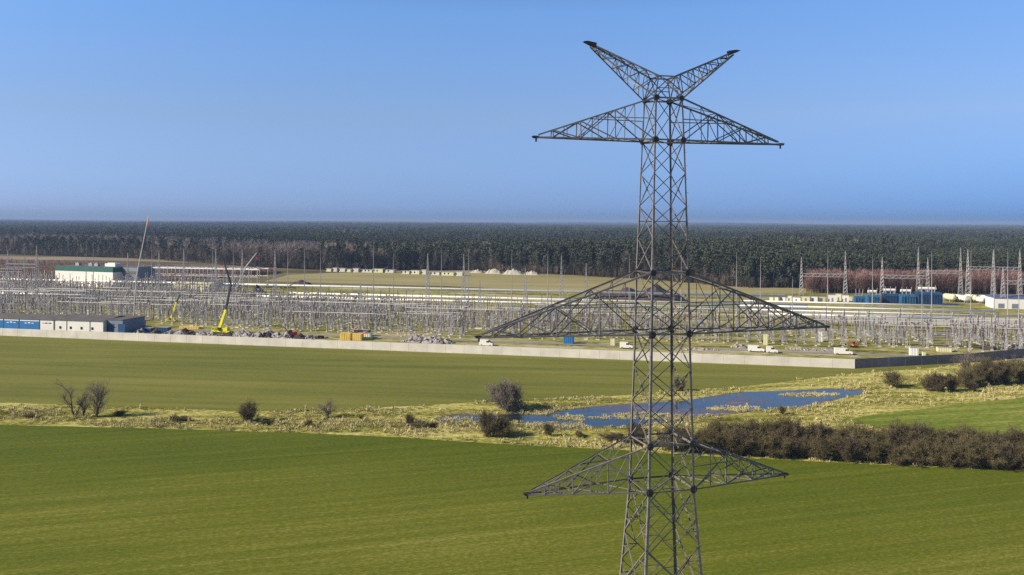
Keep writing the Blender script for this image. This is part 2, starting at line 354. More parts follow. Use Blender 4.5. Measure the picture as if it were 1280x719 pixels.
# hills far behind the forest
def ridge(name, Y, h, x0, x1, seed, mi):
    m = MB(); N = 160; pts = []
    for i in range(N + 1):
        x = x0 + (x1 - x0) * i / N; k = math.sin(math.pi * i / N) ** .4
        z = h * k * (0.65 + .35 * mnoise.noise(Vector((x * .0005 + seed, 0, 0))) + .06 * mnoise.noise(Vector((x * .006 + seed, 3, 0))))
        pts += [(x, Y, -.5), (x, Y + 500, max(z, .2)), (x, Y + 1100, -.5)]
    fs = []
    for i in range(N):
        for k in range(2): fs.append((i * 3 + k, i * 3 + k + 3, i * 3 + k + 4, i * 3 + k + 1))
    m.add(pts, fs); tag(m.build(name, mi), kind='structure')
ridge('hills', 15000, 58, -13500, 13500, 1.7, M['hill'])
ridge('hills', 13500, 62, -12500, -5200, 5.3, M['hill'])
ridge('hills', 13800, 46, -2500, 3600, 9.1, M['hill'])

# air between the camera and the far woods
hz = MB().box((0, 7250, 39), (36000, 22500, 80)).build('haze', None); hz.data.materials.clear()
hm = bpy.data.materials.new('haze_air'); hm.use_nodes = True; n, l = nodes_of(hm); n.clear()
ho = n.new('ShaderNodeOutputMaterial'); hv = n.new('ShaderNodeVolumePrincipled'); hv.inputs['Density'].default_value = 1.0e-4
hv.inputs['Color'].default_value = (0.42, 0.57, 0.84, 1); l.new(hv.outputs[0], ho.inputs['Volume']); hz.data.materials.append(hm); tag(hz, kind='stuff', cat='haze', label='thin blue haze in the air over the whole plain')

# ------------------------------------------------------------------ the transmission tower
def build_tower():
    rot = R(14.9); root = empty('transmission_tower', (12.9, 76, 0.06), rot)
    tag(root, 'tall bare lattice transmission tower with three pairs of pointed crossarms and a V-shaped top', 'pylon')
    ws = [(0, 7.4), (7.0, 6.4), (12.9, 5.57), (17.9, 4.86), (22.5, 4.2), (26.3, 4.07), (29.4, 3.91), (32.5, 3.75), (35.55, 3.6), (38.1, 3.51), (40.7, 3.42), (43.5, 3.26), (46.3, 3.09), (49.1, 2.93), (51.9, 2.76), (55.45, 2.5)]
    def W(z):
        for (z0, w0), (z1, w1) in zip(ws, ws[1:]):
            if z <= z1: return w0 + (w1 - w0) * (z - z0) / (z1 - z0)
        return ws[-1][1]
    def C(i, j, z): w = W(z) / 2; return Vector((i * w, j * w, z))
    BOLT = MB().tube((0, 0, 0), (.17, 0, 0), .016, n=4).mesh('step_bolt', M['steel'])
    # legs
    for i in (-1, 1):
        for j in (-1, 1):
            m = MB()
            for (z0, _), (z1, _) in zip(ws, ws[1:]):
                if z0 in (0, 22.5, 35.55) or True:
                    wd = .22 if z0 < 22 else (.19 if z0 < 35 else (.165 if z0 < 46 else .13))
                    p0, p1 = C(i, j, z0), C(i, j, z1); t = .03
                    sec = [(0, 0), (wd, 0), (wd, t), (t, t), (t, wd), (0, wd)]; pts = []
                    for p in (p0, p1):
                        for a, c in sec: pts.append(p + Vector((-i * a, -j * c, 0)))
                    fs = [(q, (q + 1) % 6, 6 + (q + 1) % 6, 6 + q) for q in range(6)] + [(5, 4, 3, 2, 1, 0), (6, 7, 8, 9, 10, 11)]
                    m.add(pts, fs)
            m.box(C(i, j, .2) + Vector((0, 0, 0)), (.9, .9, .5))
            lg = m.build('leg', M['steel'], root)
            if (i, j) in ((-1, -1), (1, -1)):
                z = 3.0; k_ = 0
                while z < 55:
                    k_ += 1; bo = link('step_bolt', BOLT, lg, C(i, j, z), 0)
                    bo.rotation_euler = (0, 0, (0 if i > 0 else math.pi) if k_ % 2 else (math.pi / 2 * j)); z += .57
    # face bracing
    faces = [((-1, -1), (1, -1), Vector((0, -1, 0))), ((1, -1), (1, 1), Vector((1, 0, 0))), ((1, 1), (-1, 1), Vector((0, 1, 0))), ((-1, 1), (-1, -1), Vector((-1, 0, 0)))]
    for (c0, c1, nrm) in faces:
        m = MB()
        for (z0, _), (z1, _) in zip(ws, ws[1:]):
            a0, b0, a1, b1 = C(*c0, z0), C(*c1, z0), C(*c0, z1), C(*c1, z1)
            ds = .095 if z0 < 22 else (.082 if z0 < 40 else .07)
            off = nrm * .012
            m.angle(a0 + off, b1 + off, ds, nrm); m.angle(b0 - off * 4, a1 - off * 4, ds, nrm)
            if z0 < 22:                                             # redundant members in the wide lower panels
                mid = (a0 + b1) / 2; sm = .06
                for (p, q, r_) in ((a0, a1, mid), (b0, b1, mid)):
                    h_ = (p + q) / 2
                    m.angle(p.lerp(mid, .5), p.lerp(q, .25), sm, nrm); m.angle(q.lerp(mid, .5), p.lerp(q, .75), sm, nrm)
                    m.angle(p.lerp(mid, .5), h_, sm, nrm); m.angle(q.lerp(mid, .5), h_, sm, nrm)
                m.angle((a0 + b0) / 2, a0.lerp(b1, .25) , sm, nrm); m.angle((a0 + b0) / 2, b0.lerp(a1, .25), sm, nrm)
        for z in (7.0, 12.9, 22.5, 26.3, 35.55, 40.7, 51.9, 55.45, 45.0 if abs(nrm.y) > .5 else 40.7):
            wd = .13 if z not in (45.0,) else .08
            m.angle(C(*c0, z) + nrm * .03, C(*c1, z) + nrm * .03, wd, nrm)
        m.build('face_bracing', M['steel'], root)
    # horizontal diaphragms
    for z in (22.5, 26.3, 35.55, 40.7, 51.9, 55.45):
        m = MB(); m.angle(C(-1, -1, z - .05), C(1, 1, z - .05), .08, (0, 0, 1)); m.angle(C(1, -1, z - .10), C(-1, 1, z - .10), .08, (0, 0, 1)); m.build('diaphragm', M['steel'], root)
    # gusset plates at the nodes
    for z, r_ in ((22.5, .33), (26.3, .30), (35.55, .32), (40.7, .27), (51.9, .27), (55.45, .25)):
        for i in (-1, 1):
            for j in (-1, 1):
                m = MB(); p = C(i, j, z)
                for ax in (0, 1):
                    k = 8; pts = []
                    for s_ in (.035, .065):
                        for q in range(k):
                            a = 2 * math.pi * (q + .5) / k; d1, d2 = r_ * math.cos(a), r_ * math.sin(a)
                            pts.append(p + (Vector((d1 - i * .12, j * s_, d2)) if ax == 0 else Vector((i * s_, d1 * .8 - j * .12, d2))))
                    m.add(pts, [tuple(range(k)), tuple(range(2 * k - 1, k - 1, -1))] + [(q, (q + 1) % k, k + (q + 1) % k, k + q) for q in range(k)])
                m.build('gusset_plate', M['steel_dark'], root)
    # crossarms
    def arm(sg, zl, zu, L, fr, hs):
        m = MB(); wl, wu = W(zl) / 2, W(zu) / 2; cs = .14 if L > 14 else .12
        for j in (-1, 1):
            nf = Vector((0, j, 0))
            B = lambda f: Vector((sg * (wl + (L - wl) * f), j * (wl + (.16 - wl) * f), zl))
            T = lambda f: Vector((sg * (wu + (L - .35 - wu) * f), j * (wu + (.14 - wu) * f), zu + (zl + .22 - zu) * f))
            m.angle(B(0), B(1), cs, nf); m.angle(T(0), T(1), cs * 1.05, nf)
            for k, f in enumerate(fr):
                ft = (sg * B(f).x - wu) / (L - .35 - wu)
                m.angle(T(ft), B(f), .075, nf)
                fb = ([0] + fr)[k]
                m.angle(T(ft) + nf * .03, B(fb) + nf * .03, .085, nf)
                if k + 1 < len(fr): m.angle(T(ft) - nf * .05, B(fr[k + 1]) - nf * .05, .075, nf)
                # secondary member from the middle of the bay
                if k < 3:
                    fm = (fb + f) / 2; ftm = (sg * B(fm).x - wu) / (L - .35 - wu)
                    m.angle(T(ftm), B(fm), .05, nf)
                    if k < 2: m.angle(T(ftm), B(f), .05, nf)
            # mid strut from the tower leg out to the upper chord
            zm = zl + (zu - zl) * hs; fq = (zm - zu) / (zl + .22 - zu)
            m.angle(Vector((sg * W(zm) / 2, j * W(zm) / 2, zm)), T(fq), .075, nf)
        # bottom and top plane lacing
        Bn = lambda f, j: Vector((sg * (wl + (L - wl) * f), j * (wl + (.16 - wl) * f), zl))
        Tn = lambda f, j: Vector((sg * (wu + (L - .35 - wu) * f), j * (wu + (.14 - wu) * f), zu + (zl + .22 - zu) * f))
        fa = [0] + fr + [1]
        for k in range(len(fa) - 1):
            m.angle(Bn(fa[k], -1), Bn(fa[k + 1], 1), .075, (0, 0, -1)); m.angle(Bn(fa[k], 1), Bn(fa[k + 1], -1), .075, (0, 0, -1))
            if k:
                m.angle(Bn(fa[k], -1), Bn(fa[k], 1), .075, (0, 0, -1)); m.angle(Tn(fa[k], -1), Tn(fa[k], 1), .07, (0, 0, 1))
            if k < 3: m.angle(Tn(fa[k], (-1) ** k), Tn(fa[k + 1], -(-1) ** k), .06, (0, 0, 1))
        a = m.build('crossarm', M['steel'], root)
        q = MB(); q.box((sg * (L - .05), 0, zl + .06), (.6, .38, .04)).box((sg * (L - .1), .15, zl + .02), (.5, .03, .2)).box((sg * (L - .1), -.15, zl + .02), (.5, .03, .2)).box((sg * (L - .12), 0, zl - .2), (.14, .05, .34))
        q.build('tip_plate', M['steel_dark'], a)
    fr3 = [.30, .55, .76, .91]; fr2 = [.33, .62, .85]
    for sg in (-1, 1):
        arm(sg, 35.55, 40.7, 16.2, fr3, .45)
        arm(sg, 51.9, 55.45, 11.45, fr2, .5)
        arm(sg, 22.5, 26.3, 12.05, fr2, .5)
    # V-shaped peak
    zt, ht, za = 57.35, .80, 55.45; wA = 1.25
    m = MB()
    for j in (-1, 1):
        nf = Vector((0, j, 0)); tl, tr = Vector((-ht, j * .85, zt)), Vector((ht, j * .85, zt)); al, ar = Vector((-wA, j * wA, za)), Vector((wA, j * wA, za))
        for p, q, w_ in ((al, tl, .11), (ar, tr, .11), (al, tr, .09), (ar, tl, .09), (tl, tr, .10)): m.angle(p, q, w_, nf)
        m.angle(al.lerp(tl, .45), ar.lerp(tr, .45), .06, nf)
    for i in (-1, 1):
        a, b_ = Vector((i * ht, -.85, zt)), Vector((i * ht, .85, zt)); m.angle(a, b_, .09, (0, 0, 1)); m.angle(Vector((i * wA, -wA, za)), b_, .07, (i, 0, 0)); m.angle(Vector((i * wA, wA, za)), a, .07, (i, 0, 0))
    m.angle((-ht, -.85, zt), (ht, .85, zt), .06, (0, 0, 1))
    m.build('peak_frame', M['steel'], root)
    for sg in (-1, 1):
        m = MB(); L = 7.0
        Bf = lambda f, j: Vector((sg * (wA + (L - .35 - wA) * f), j * (wA + (.13 - wA) * f), za + (59.65 - za) * f))
        Tf = lambda f, j: Vector((sg * (ht + (L - .55 - ht) * f), j * (.85 + (.13 - .85) * f), zt + (59.8 - zt) * f))
        for j in (-1, 1):
            nf = Vector((0, j, 0)); m.angle(Bf(0, j), Bf(1, j), .12, nf); m.angle(Tf(0, j), Tf(1, j), .14, nf)
            fs = [0, .2, .4, .6, .78, .92]
            for k in range(len(fs) - 1):
                m.angle(Tf(fs[k], j), Bf(fs[k + 1], j), .07, nf); m.angle(Tf(fs[k + 1], j), Bf(fs[k + 1], j), .06, nf)
                if k < 3: m.angle(Tf(fs[k + 1], j), Bf((fs[k] + fs[k + 1]) / 2, j), .05, nf)
        fs = [0, .2, .4, .6, .78, .92, 1]
        for k in range(len(fs) - 1):
            m.angle(Tf(fs[k], -1), Tf(fs[k + 1], 1), .06, (0, 0, 1)); m.angle(Tf(fs[k], 1), Tf(fs[k + 1], -1), .06, (0, 0, 1))
            m.angle(Bf(fs[k], (-1) ** k), Bf(fs[k + 1], -(-1) ** k), .06, (0, 0, -1))
            if k: m.angle(Tf(fs[k], -1), Tf(fs[k], 1), .06, (0, 0, 1)); m.angle(Bf(fs[k], -1), Bf(fs[k], 1), .06, (0, 0, -1))
        a = m.build('earth_wire_peak', M['steel'], root)
        q = MB()
        for j in (-1, 1): q.add([Vector((sg * (L - .8), j * .15, 59.55)), Vector((sg * (L - .9), j * .15, 59.95)), Vector((sg * (L - .1), j * .15, 60.08)), Vector((sg * (L + .3), j * .15, 60.02)), Vector((sg * (L - .2), j * .15, 59.8)),
                                      Vector((sg * (L - .8), j * .18, 59.55)), Vector((sg * (L - .9), j * .18, 59.95)), Vector((sg * (L - .1), j * .18, 60.08)), Vector((sg * (L + .3), j * .18, 60.02)), Vector((sg * (L - .2), j * .18, 59.8))],
                                     [(0, 1, 2, 3, 4), (9, 8, 7, 6, 5), (0, 1, 6, 5), (1, 2, 7, 6), (2, 3, 8, 7), (3, 4, 9, 8), (4, 0, 5, 9)])
        q.box((sg * (L - .1), 0, 60.0), (.6, .27, .03))
        q.build('tip_plate', M['steel_dark'], a)
build_tower()

# ------------------------------------------------------------------ concrete perimeter wall
def wall_run(name, p0, p1, h, label, seglen=6.6, mat='concrete'):
    d = p1 - p0; L = d.length; n_ = max(1, round(L / seglen)); rz = math.atan2(d.y, d.x)
    root = empty(name, p0, rz); tag(root, label, 'wall', 'concrete perimeter wall of the switchyard')
    w = L / n_
    pm = MB().box((w / 2, 0, h / 2), (w - .05, .14, h)).mesh('wall_panel', M[mat]); qm = MB().box((0, 0, h / 2 + .02), (.20, .19, h + .04)).mesh('wall_post', M[mat])
    for k in range(n_): link('wall_panel', pm, root, (w * k, 0, 0)); link('wall_post', qm, root, (w * k, 0, 0))
    link('wall_post', qm, root, (L, 0, 0))
wall_run('perimeter_wall', st(-620, 0), st(0, 0), 2.9, 'long sunlit pale concrete wall running along the far edge of the olive field')
pA, pB, pC = st(0, 0) + Vector((.3, .1, 0)), gp(1215, 456), gp(1420, 433)
pB = gp(1212, 453.5)
wall_run('perimeter_wall', pA, pB, 3.0, 'shaded grey concrete wall turning right from the sunlit wall at its corner', mat='concrete_shade')
wall_run('perimeter_wall', pB + Vector((.3, .1, 0)), pC, 3.0, 'last shaded stretch of concrete wall rising behind the shrubs at the right edge', mat='concrete_shade')

# ------------------------------------------------------------------ buildings
def frame_box(root, m_name, size, mat, z0=0.0, c=(0, 0)):
    return MB().box((c[0], c[1], z0 + size[2] / 2), size).build(m_name, mat, root)
# white hall with the green parapet
def hall_green():
    A = gp(69, 356.5); B = gp(141, 359.5); Lx = (B - A).length; rz = math.atan2((B - A).y, (B - A).x); D = 24.0; h = 13.2
    root = empty('switchgear_hall', A.lerp(B, .5) + Vector((-math.sin(rz), math.cos(rz), 0)) * D / 2, rz)
    tag(root, 'long white flat-roofed hall with a dark green band below the roof, behind the left switchyard', 'hall')
    frame_box(root, 'wall', (Lx, D, h - 3.2), M['white'])
    frame_box(root, 'green_parapet', (Lx + .1, D + .1, 3.2), M['green'], h - 3.2)
    frame_box(root, 'roof', (Lx - .6, D - .6, .1), M['roofdark'], h)
    for k, x in enumerate((-Lx * .28, -Lx * .05, Lx * .05)):
        m = MB(); m.box((x, -3, h + 1.0), (3.2, 2.4, 1.8)); m.lathe((x, -3, h + 1.9), [(1.0, 0), (1.0, .5), (.8, .6)], 10); m.tube((x - 2.2, -3, h + .8), (x + 2.2, -3, h + .8), .3); m.build('roof_fan', M['galv'], root)
    m = MB(); m.box((Lx * .3, -2, h + 1.1), (9, 5, 2.1)).box((Lx * .3, -2, h + 2.3), (6, 3, .5)); m.build('ventilation_unit', M['white'], root)
    for k in range(7): MB().box((-Lx / 2 + Lx * (k + .5) / 7, -D / 2 - .06, 1.7), (1.0, .1, 3.2)).build('door', M['bluegrey'], root)
    # lower blue-grey wing on the right
    w = MB(); w.box((Lx / 2 + 6.6, 4, h / 2), (13, D - 8, h)); ww = w.build('side_wing', M['bluegrey'], root)
    MB().box((Lx / 2 + 6.6, 4, h + .1), (13.2, D - 7.8, .2)).box((Lx / 2 + 6.6, 4 - (D - 8) / 2 - .06, h - 3.6), (13, .1, 2.0)).build('roof', M['roofdark'], ww)
hall_green()
# low white sheds with blue panels just inside the wall
def sheds():
    t0 = 14.0; s0, s1, s2, s3 = s_at(-75, t0), s_at(68.5, t0), s_at(129.5, t0), 0
    def shed(sa, sb, D, h, label, kind):
        root = empty('storage_shed', st((sa + sb) / 2, t0 + D / 2, .03), UA); L = sb - sa
        tag(root, label, 'shed', 'low white sheds inside the wall')
        frame_box(root, 'wall', (L, D, h), M['white'])
        m = MB(); rh = 1.2
        m.add([(-L / 2 - .3, -D / 2 - .4, h), (L / 2 + .3, -D / 2 - .4, h), (L / 2 + .3, D / 2 + .4, h), (-L / 2 - .3, D / 2 + .4, h), (-L / 2 - .3, 0, h + rh), (L / 2 + .3, 0, h + rh)], [(0, 1, 5, 4), (2, 3, 4, 5), (1, 2, 5), (3, 0, 4), (0, 3, 2, 1)])
        m.build('roof', M['roofdark'], root)
        return root, L, D, h
    r, L, D, h = shed(s0, s1, 16, 4.9, 'long low white shed with bright blue panels at the left edge, behind the wall', 0)
    xx = [s_at(p, t0) - (s0 + s1) / 2 for p in (-30, 5, 24.5, 50)]
    for a, c in zip(xx, xx[1:]):
        q = MB().box(((a + c) / 2, -D / 2 - .05, 2.3), (c - a - .5, .08, 3.6)).build('blue_panel', M['blue'], r)
        w = MB()
        for k in range(3): w.box(((a + c) / 2 - 1.6 + k * 1.6, -D / 2 - .11, 3.3 + .15 * (k % 2)), (1.0, .03, .3 if k != 1 else .45))
        w.build('white_lettering', M['white'], q)
    # small dark line of lettering on the plain white part
    w = MB(); bx = s_at(53.5, t0) - (s0 + s1) / 2
    x = bx
    for word in ((M['ochre'], 1.0), (M['black'], 1.2), (M['black'], 1.15)):
        pass
    for wi, (mt, n_) in enumerate((('ochre', 3), ('black', 4), ('black', 4))):
        w = MB()
        for k in range(n_): w.box((x + k * .33, -D / 2 - .04, 3.5), (.22, .05, .34 + .1 * ((k + wi) % 2)))
        w.build('sign_lettering', M[mt], r); x += n_ * .33 + .35
    for p in (5, 24.5, 50, 68):
        MB().box((s_at(p, t0) - (s0 + s1) / 2, -D / 2 - .09, 2.4), (.2, .14, 4.8)).build('downpipe', M['roofdark'], r)
    r, L, D, h = shed(s1 + .4, s2, 20, 5.0, 'low white gabled shed with small dark openings near the blue-panelled shed', 1)
    for p in (75.5, 88.5, 102, 115.5):
        MB().box((s_at(p, t0) - (s1 + s2) / 2, -D / 2 - .05, 2.0), (.9, .08, 1.0)).build('window', M['glass'], r)
    for p in (83.5, 112.5): MB().box((s_at(p, t0) - (s1 + s2) / 2, -D / 2 - .08, 2.4), (.16, .12, 4.8)).build('downpipe', M['roofdark'], r)
    MB().lathe((s_at(89, t0) - (s1 + s2) / 2, 0, 6.1), [(.3, 0), (.3, 1.5), (.5, 1.6), (.4, 1.9)], 8).build('chimney', M['white'], r)
    # blue-grey flat annexe
    s4 = s_at(166, t0 + 8)
    root = empty('annexe', st((s2 + .4 + s4) / 2, t0 + 9, .03), UA); tag(root, 'plain blue-grey flat-roofed annexe at the right end of the white sheds', 'building')
    frame_box(root, 'wall', (s4 - s2 - .4, 14, 5.4), M['bluegrey']); frame_box(root, 'roof', (s4 - s2, 14.4, .25), M['roofdark'], 5.4)
    for k in range(2): MB().box((-2 + k * 5, -7.05, 2.0), (3.2, .08, 3.8)).build('roller_door', M['blue2'], root)
sheds()
def low_hall(pxa, pxb, py, D, h, roofmat, wallmat, name, label, cat, rh=1.0):
    A = gp(pxa, py); s, t = to_st(A); s1 = s_at(pxb, t); L = s1 - s
    root = empty(name, st((s + s1) / 2, t + D / 2, .03), UA); tag(root, label, cat)
    frame_box(root, 'wall', (L, D, h), wallmat)
    m = MB(); m.add([(-L / 2 - .3, -D / 2 - .4, h), (L / 2 + .3, -D / 2 - .4, h), (L / 2 + .3, D / 2 + .4, h), (-L / 2 - .3, D / 2 + .4, h), (-L / 2 - .3, 0, h + rh), (L / 2 + .3, 0, h + rh)], [(0, 1, 5, 4), (2, 3, 4, 5), (1, 2, 5), (3, 0, 4), (0, 3, 2, 1)])
    m.build('roof', roofmat, root)
    for k in range(5): MB().box((-L / 2 + L * (k + .5) / 5, -D / 2 - .05, 1.6), (L * .09, .08, 2.4)).build('door', M['bluegrey'], root)
    return root
low_hall(1243, 1330, 386, 16, 5.6, M['roofblue'], M['white'], 'control_building', 'low white control building with a blue roof at the right edge', 'building', 1.3)
low_hall(214, 262, 366, 14, 5.6, M['cream'], M['cream'], 'relay_building', 'pale yellow low hall behind the switchyard rows, left of centre', 'hall', .8)
r_ = low_hall(262.5, 288, 366.6, 14, 4.6, M['blue2'], M['bluegrey'], 'dark_shed', 'small shed with a blue-grey front beside the pale yellow hall', 'shed', .6)

# houses in front of the far wood
def house(px, Y, w, rf, label):
    root = empty('house', atY(px, Y), random.uniform(-.5, .5)); tag(root, label, 'house', 'houses at the edge of the wood')
    frame_box(root, 'wall', (w, 9, 5), M['white'])
    MB().add([(-w / 2 - .4, -5, 5), (w / 2 + .4, -5, 5), (w / 2 + .4, 5, 5), (-w / 2 - .4, 5, 5), (-w / 2 - .4, 0, 10), (w / 2 + .4, 0, 10)], [(0, 1, 5, 4), (2, 3, 4, 5), (1, 2, 5), (3, 0, 4), (0, 3, 2, 1)]).build('roof', rf, root)
    for k in (-1, 0, 1):
        for z_ in (2, 4): MB().box((k * w * .3, -4.53, z_), (1.2, .08, 1.2)).build('window', M['glass'], root)
    MB().box((w * .2, 1, 9.6), (.9, .9, 2.2)).build('chimney', M['brick'], root)
house(476, 880, 14, M['roofdark'], 'white house with a dark roof in front of the wood, left of the paler one')
house(505, 868, 11, M['galv'], 'small pale-roofed white house in front of the wood')
house(502, 960, 16, M['brick'], 'house with a red roof half hidden by the trees')
# row of pale site cabins
cab = None
for k, (px, w, ylv) in enumerate([(412, 8, 339.5), (420, 6, 339.6), (429, 9, 339.8), (437, 6, 340), (446, 8, 340.3), (460, 16, 340.6), (474, 14, 340.8), (488, 14, 341), (508, 11, 342.5), (520, 12, 342.8), (531, 6, 343), (545, 12, 344), (560, 18, 344.4), (575, 9, 345)]):
    p = gp(px, ylv); root = empty('site_cabin', p, UA)
    tag(root, 'pale flat-roofed site cabin in the long row beyond the pale pasture', 'cabin', 'pale site cabins in front of the wood')
    h = random.uniform(2.4, 4.2); frame_box(root, 'wall', (w * .6, 5, h), M['concrete'] if k % 3 else M['cream']); frame_box(root, 'roof', (w * .75 + .3, 5.3, .25), M['galv'], h)
    for q in range(max(1, w // 5)): MB().box((-w * .3 + q * 3.2, -2.54, 1.7), (1.2, .06, 1.3)).build('window', M['glass'], root)

# ------------------------------------------------------------------ gas insulated lines (white tubes on supports)
def gil(px0, px1, t, r, z, label, gap=12.0):
    s0, s1 = s_at(px0, t), s_at(px1, t); root = empty('pipeline', st(s0, t), UA); tag(root, label, 'pipe', 'long white pipes on stands')
    L = s1 - s0; MB().tube((0, 0, z), (L, 0, z), r, n=10).build('tube', M['pipe'], root, True)
    sm = MB().box((0, 0, (z - r) / 2), (.3, .3, z - r)).box((0, 0, z - r - .1), (.5, 1.4, .2)).mesh('stand', M['galv'])
    x = 2.0
    while x < L: link('stand', sm, root, (x, 0, 0)); x += gap
    return root
def t_of(px, py, z): return to_st(gp(px, py, z))[1]
gil(-60, 985, t_of(640, 363, 5), .62, 5, 'farthest long white pipe, passing in front of the green-banded hall')
gil(-60, 136, t_of(60, 368, 5), .62, 5, 'short white pipe ending below the green-banded hall at the left')
gil(322, 1010, t_of(640, 378, 5), .5, 5, 'nearest of the two parallel white pipes across the middle')
gil(362, 1010, t_of(640, 373, 5), .5, 5, 'rear one of the two parallel white pipes across the middle')
for px0, px1, y, r_, lb in ((930, 1200, 380, .35, 'rearmost'), (925, 1245, 386, .4, 'second'), (940, 1300, 391, .32, 'third'), (960, 1190, 396, .42, 'nearest')):
    gil(px0, px1, t_of(1100, y, 6), r_, 6, lb + ' of the white pipes in front of the blue transformers', 9)

# ------------------------------------------------------------------ lattice columns and portals
def lattice_column(m, c, h, w0, w1, n_, ds=.16, rz=UA):
    ca, sa = math.cos(rz), math.sin(rz)
    def P(i, j, z):
        w = (w0 + (w1 - w0) * z / h) / 2; x, y = i * w, j * w
        return Vector((c[0] + x * ca - y * sa, c[1] + x * sa + y * ca, c[2] + z))
    cs = [(-1, -1), (1, -1), (1, 1), (-1, 1)]
    for i, j in cs: m.tube(P(i, j, 0), P(i, j, h), ds * .75, ds * .55, 4)
    for k in range(n_):
        z0, z1 = h * k / n_, h * (k + 1) / n_
        for q in range(4):
            a, b_ = cs[q], cs[(q + 1) % 4]
            m.tube(P(*a, z0), P(*b_, z1), ds * .4, n=3, caps=False); m.tube(P(*b_, z0), P(*a, z1), ds * .4, n=3, caps=False)
def lattice_beam(m, p0, p1, w, n_, ds=.24):
    d = (p1 - p0); sd_ = Vector((-d.y, d.x, 0)).normalized() * w / 2; up = Vector((0, 0, w / 2))
    for a in (-1, 1):
        for b_ in (-1, 1): m.tube(p0 + sd_ * a + up * b_, p1 + sd_ * a + up * b_, ds * .7, n=4)
    for k in range(n_):
        q0, q1 = p0.lerp(p1, k / n_), p0.lerp(p1, (k + 1) / n_); f = 1 if k % 2 else -1
        for a in (-1, 1):
            m.tube(q0 + sd_ * a - up * f, q1 + sd_ * a + up * f, ds * .4, n=3, caps=False); m.tube(q0 + sd_ * a * f + up * a, q1 - sd_ * a * f + up * a, ds * .4, n=3, caps=False)
def portal(pxs, Y, ztops, zb, label, w0=2.6):
    pts = [atY(p, Y) for p in pxs]
    # keep portals parallel to the yard grid
    s0, t0 = to_st(pts[0]); pts = [st(s_at(p, t0), t0) for p in pxs]
    root = empty('line_portal', pts[0]); tag(root, label, 'portal', 'lattice line portals of the switchyard')
    for p, zt_ in zip(pts, ztops):
        m = MB(); c = p - pts[0]; lattice_column(m, c, zb, w0, 1.2, 7, .15); lattice_column(m, c + Vector((0, 0, zb)), zt_ - zb, 1.2, .15, 5, .12)
        m.build('column', M['galv'], root)
    for a, b_ in zip(pts, pts[1:]):
        m = MB(); lattice_beam(m, a - pts[0] + Vector((0, 0, zb)), b_ - pts[0] + Vector((0, 0, zb)), 1.7, max(6, int((b_ - a).length / 1.8))); bb = m.build('beam', M['galv'], root)
        L = (b_ - a).length
        for f in (.22, .5, .78):
            q = (a - pts[0]).lerp(b_ - pts[0], f) + Vector((0, 0, zb - .7)); MB().lathe(q - Vector((0, 0, 2.2)), [(.06, 0), (.16, .2), (.08, .4), (.16, .7), (.08, 1.0), (.16, 1.3), (.08, 1.6), (.06, 2.2)], 6).build('insulator_string', M['insul'], bb)
portal([1002, 1057], 520, [25, 29], 14.5, 'left portal of the right-hand group, with two pointed columns before the reddish trees')
portal([1103, 1160], 500, [26, 26], 15, 'portal standing right behind the blue transformers')
portal([1148, 1201], 560, [30, 30], 14.5, 'farther portal between the transformers and the reddish trees')
portal([1210, 1242, 1275], 520, [30, 30, 30], 19, 'tall three-column portal at the right edge')
portal([1254, 1300], 470, [22, 22], 14, 'low portal beside the white control building with the blue roof')
portal([10, 46], 480, [28, 31], 20, 'pair of pointed columns with a high beam at the left edge')
portal([-20, 30], 560, [20, 20], 13, 'low portal behind the tall pair at the left edge')
def column_thing(px, Y, h, w0=2.4, label=None):
    root = empty('lattice_mast', atY(px, Y), UA); tag(root, label or 'freestanding pointed lattice mast rising from the middle switchyard', 'mast', 'pointed lattice masts in the switchyard')
    m = MB(); lattice_column(m, (0, 0, 0), h * .62, w0, .9, 9, .15, 0); lattice_column(m, (0, 0, h * .62), h * .38, .9, .15, 4, .12, 0); m.build('lattice_shaft', M['galv'], root)
    MB().box((0, 0, .2), (w0 + .8, w0 + .8, .5)).build('foundation', M['concrete'], root)
for i, (px, Y, h) in enumerate([(160, 455, 28), (199, 520, 27), (230, 545, 27.5), (270, 540, 27.5), (303, 530, 27.5), (344, 470, 29), (451, 400, 17.5), (535, 440, 29), (580, 460, 28), (600, 372, 20.5), (657, 440, 22), (702, 470, 27), (733, 450, 24)]):
    column_thing(px, Y, h)
# slender lightning rods
def rod_mesh(h):
    m = MB(); m.lathe((0, 0, 0), [(.34, 0), (.30, .3), (.22, h * .35), (.15, h * .6), (.08, h * .85), (.03, h)], 6); m.box((0, 0, .15), (1.2, 1.2, .3)); m.box((0, 0, h * .35), (.5, .5, .2)); return m.mesh('lightning_rod', M['galv'])
RODM = rod_mesh(34.0)
for px, Y, h in [(31, 520, 31), (108, 430, 35), (117, 440, 34), (190, 400, 36), (266, 400, 35.5), (292, 430, 34), (360, 400, 34), (381, 400, 34), (401, 390, 32), (467, 400, 35), (492, 430, 29), (552, 370, 34), (586, 390, 33), (640, 390, 33), (685, 380, 33), (787, 400, 30), (852, 420, 30), (921, 400, 32), (951, 390, 30), (1035, 440, 32), (1091, 480, 28), (1153, 330, 24), (1165, 345, 34.5), (1214, 400, 33), (1260, 400, 34), (1274, 360, 24), (1243, 430, 33), (991, 380, 22)]:
    o = link('lightning_rod', RODM, loc=atY(px, Y)); o.scale = (1, 1, h / 34.0); tag(o, 'slender tapering steel lightning rod standing high above the switchyard rows', 'mast', 'slender lightning rods')

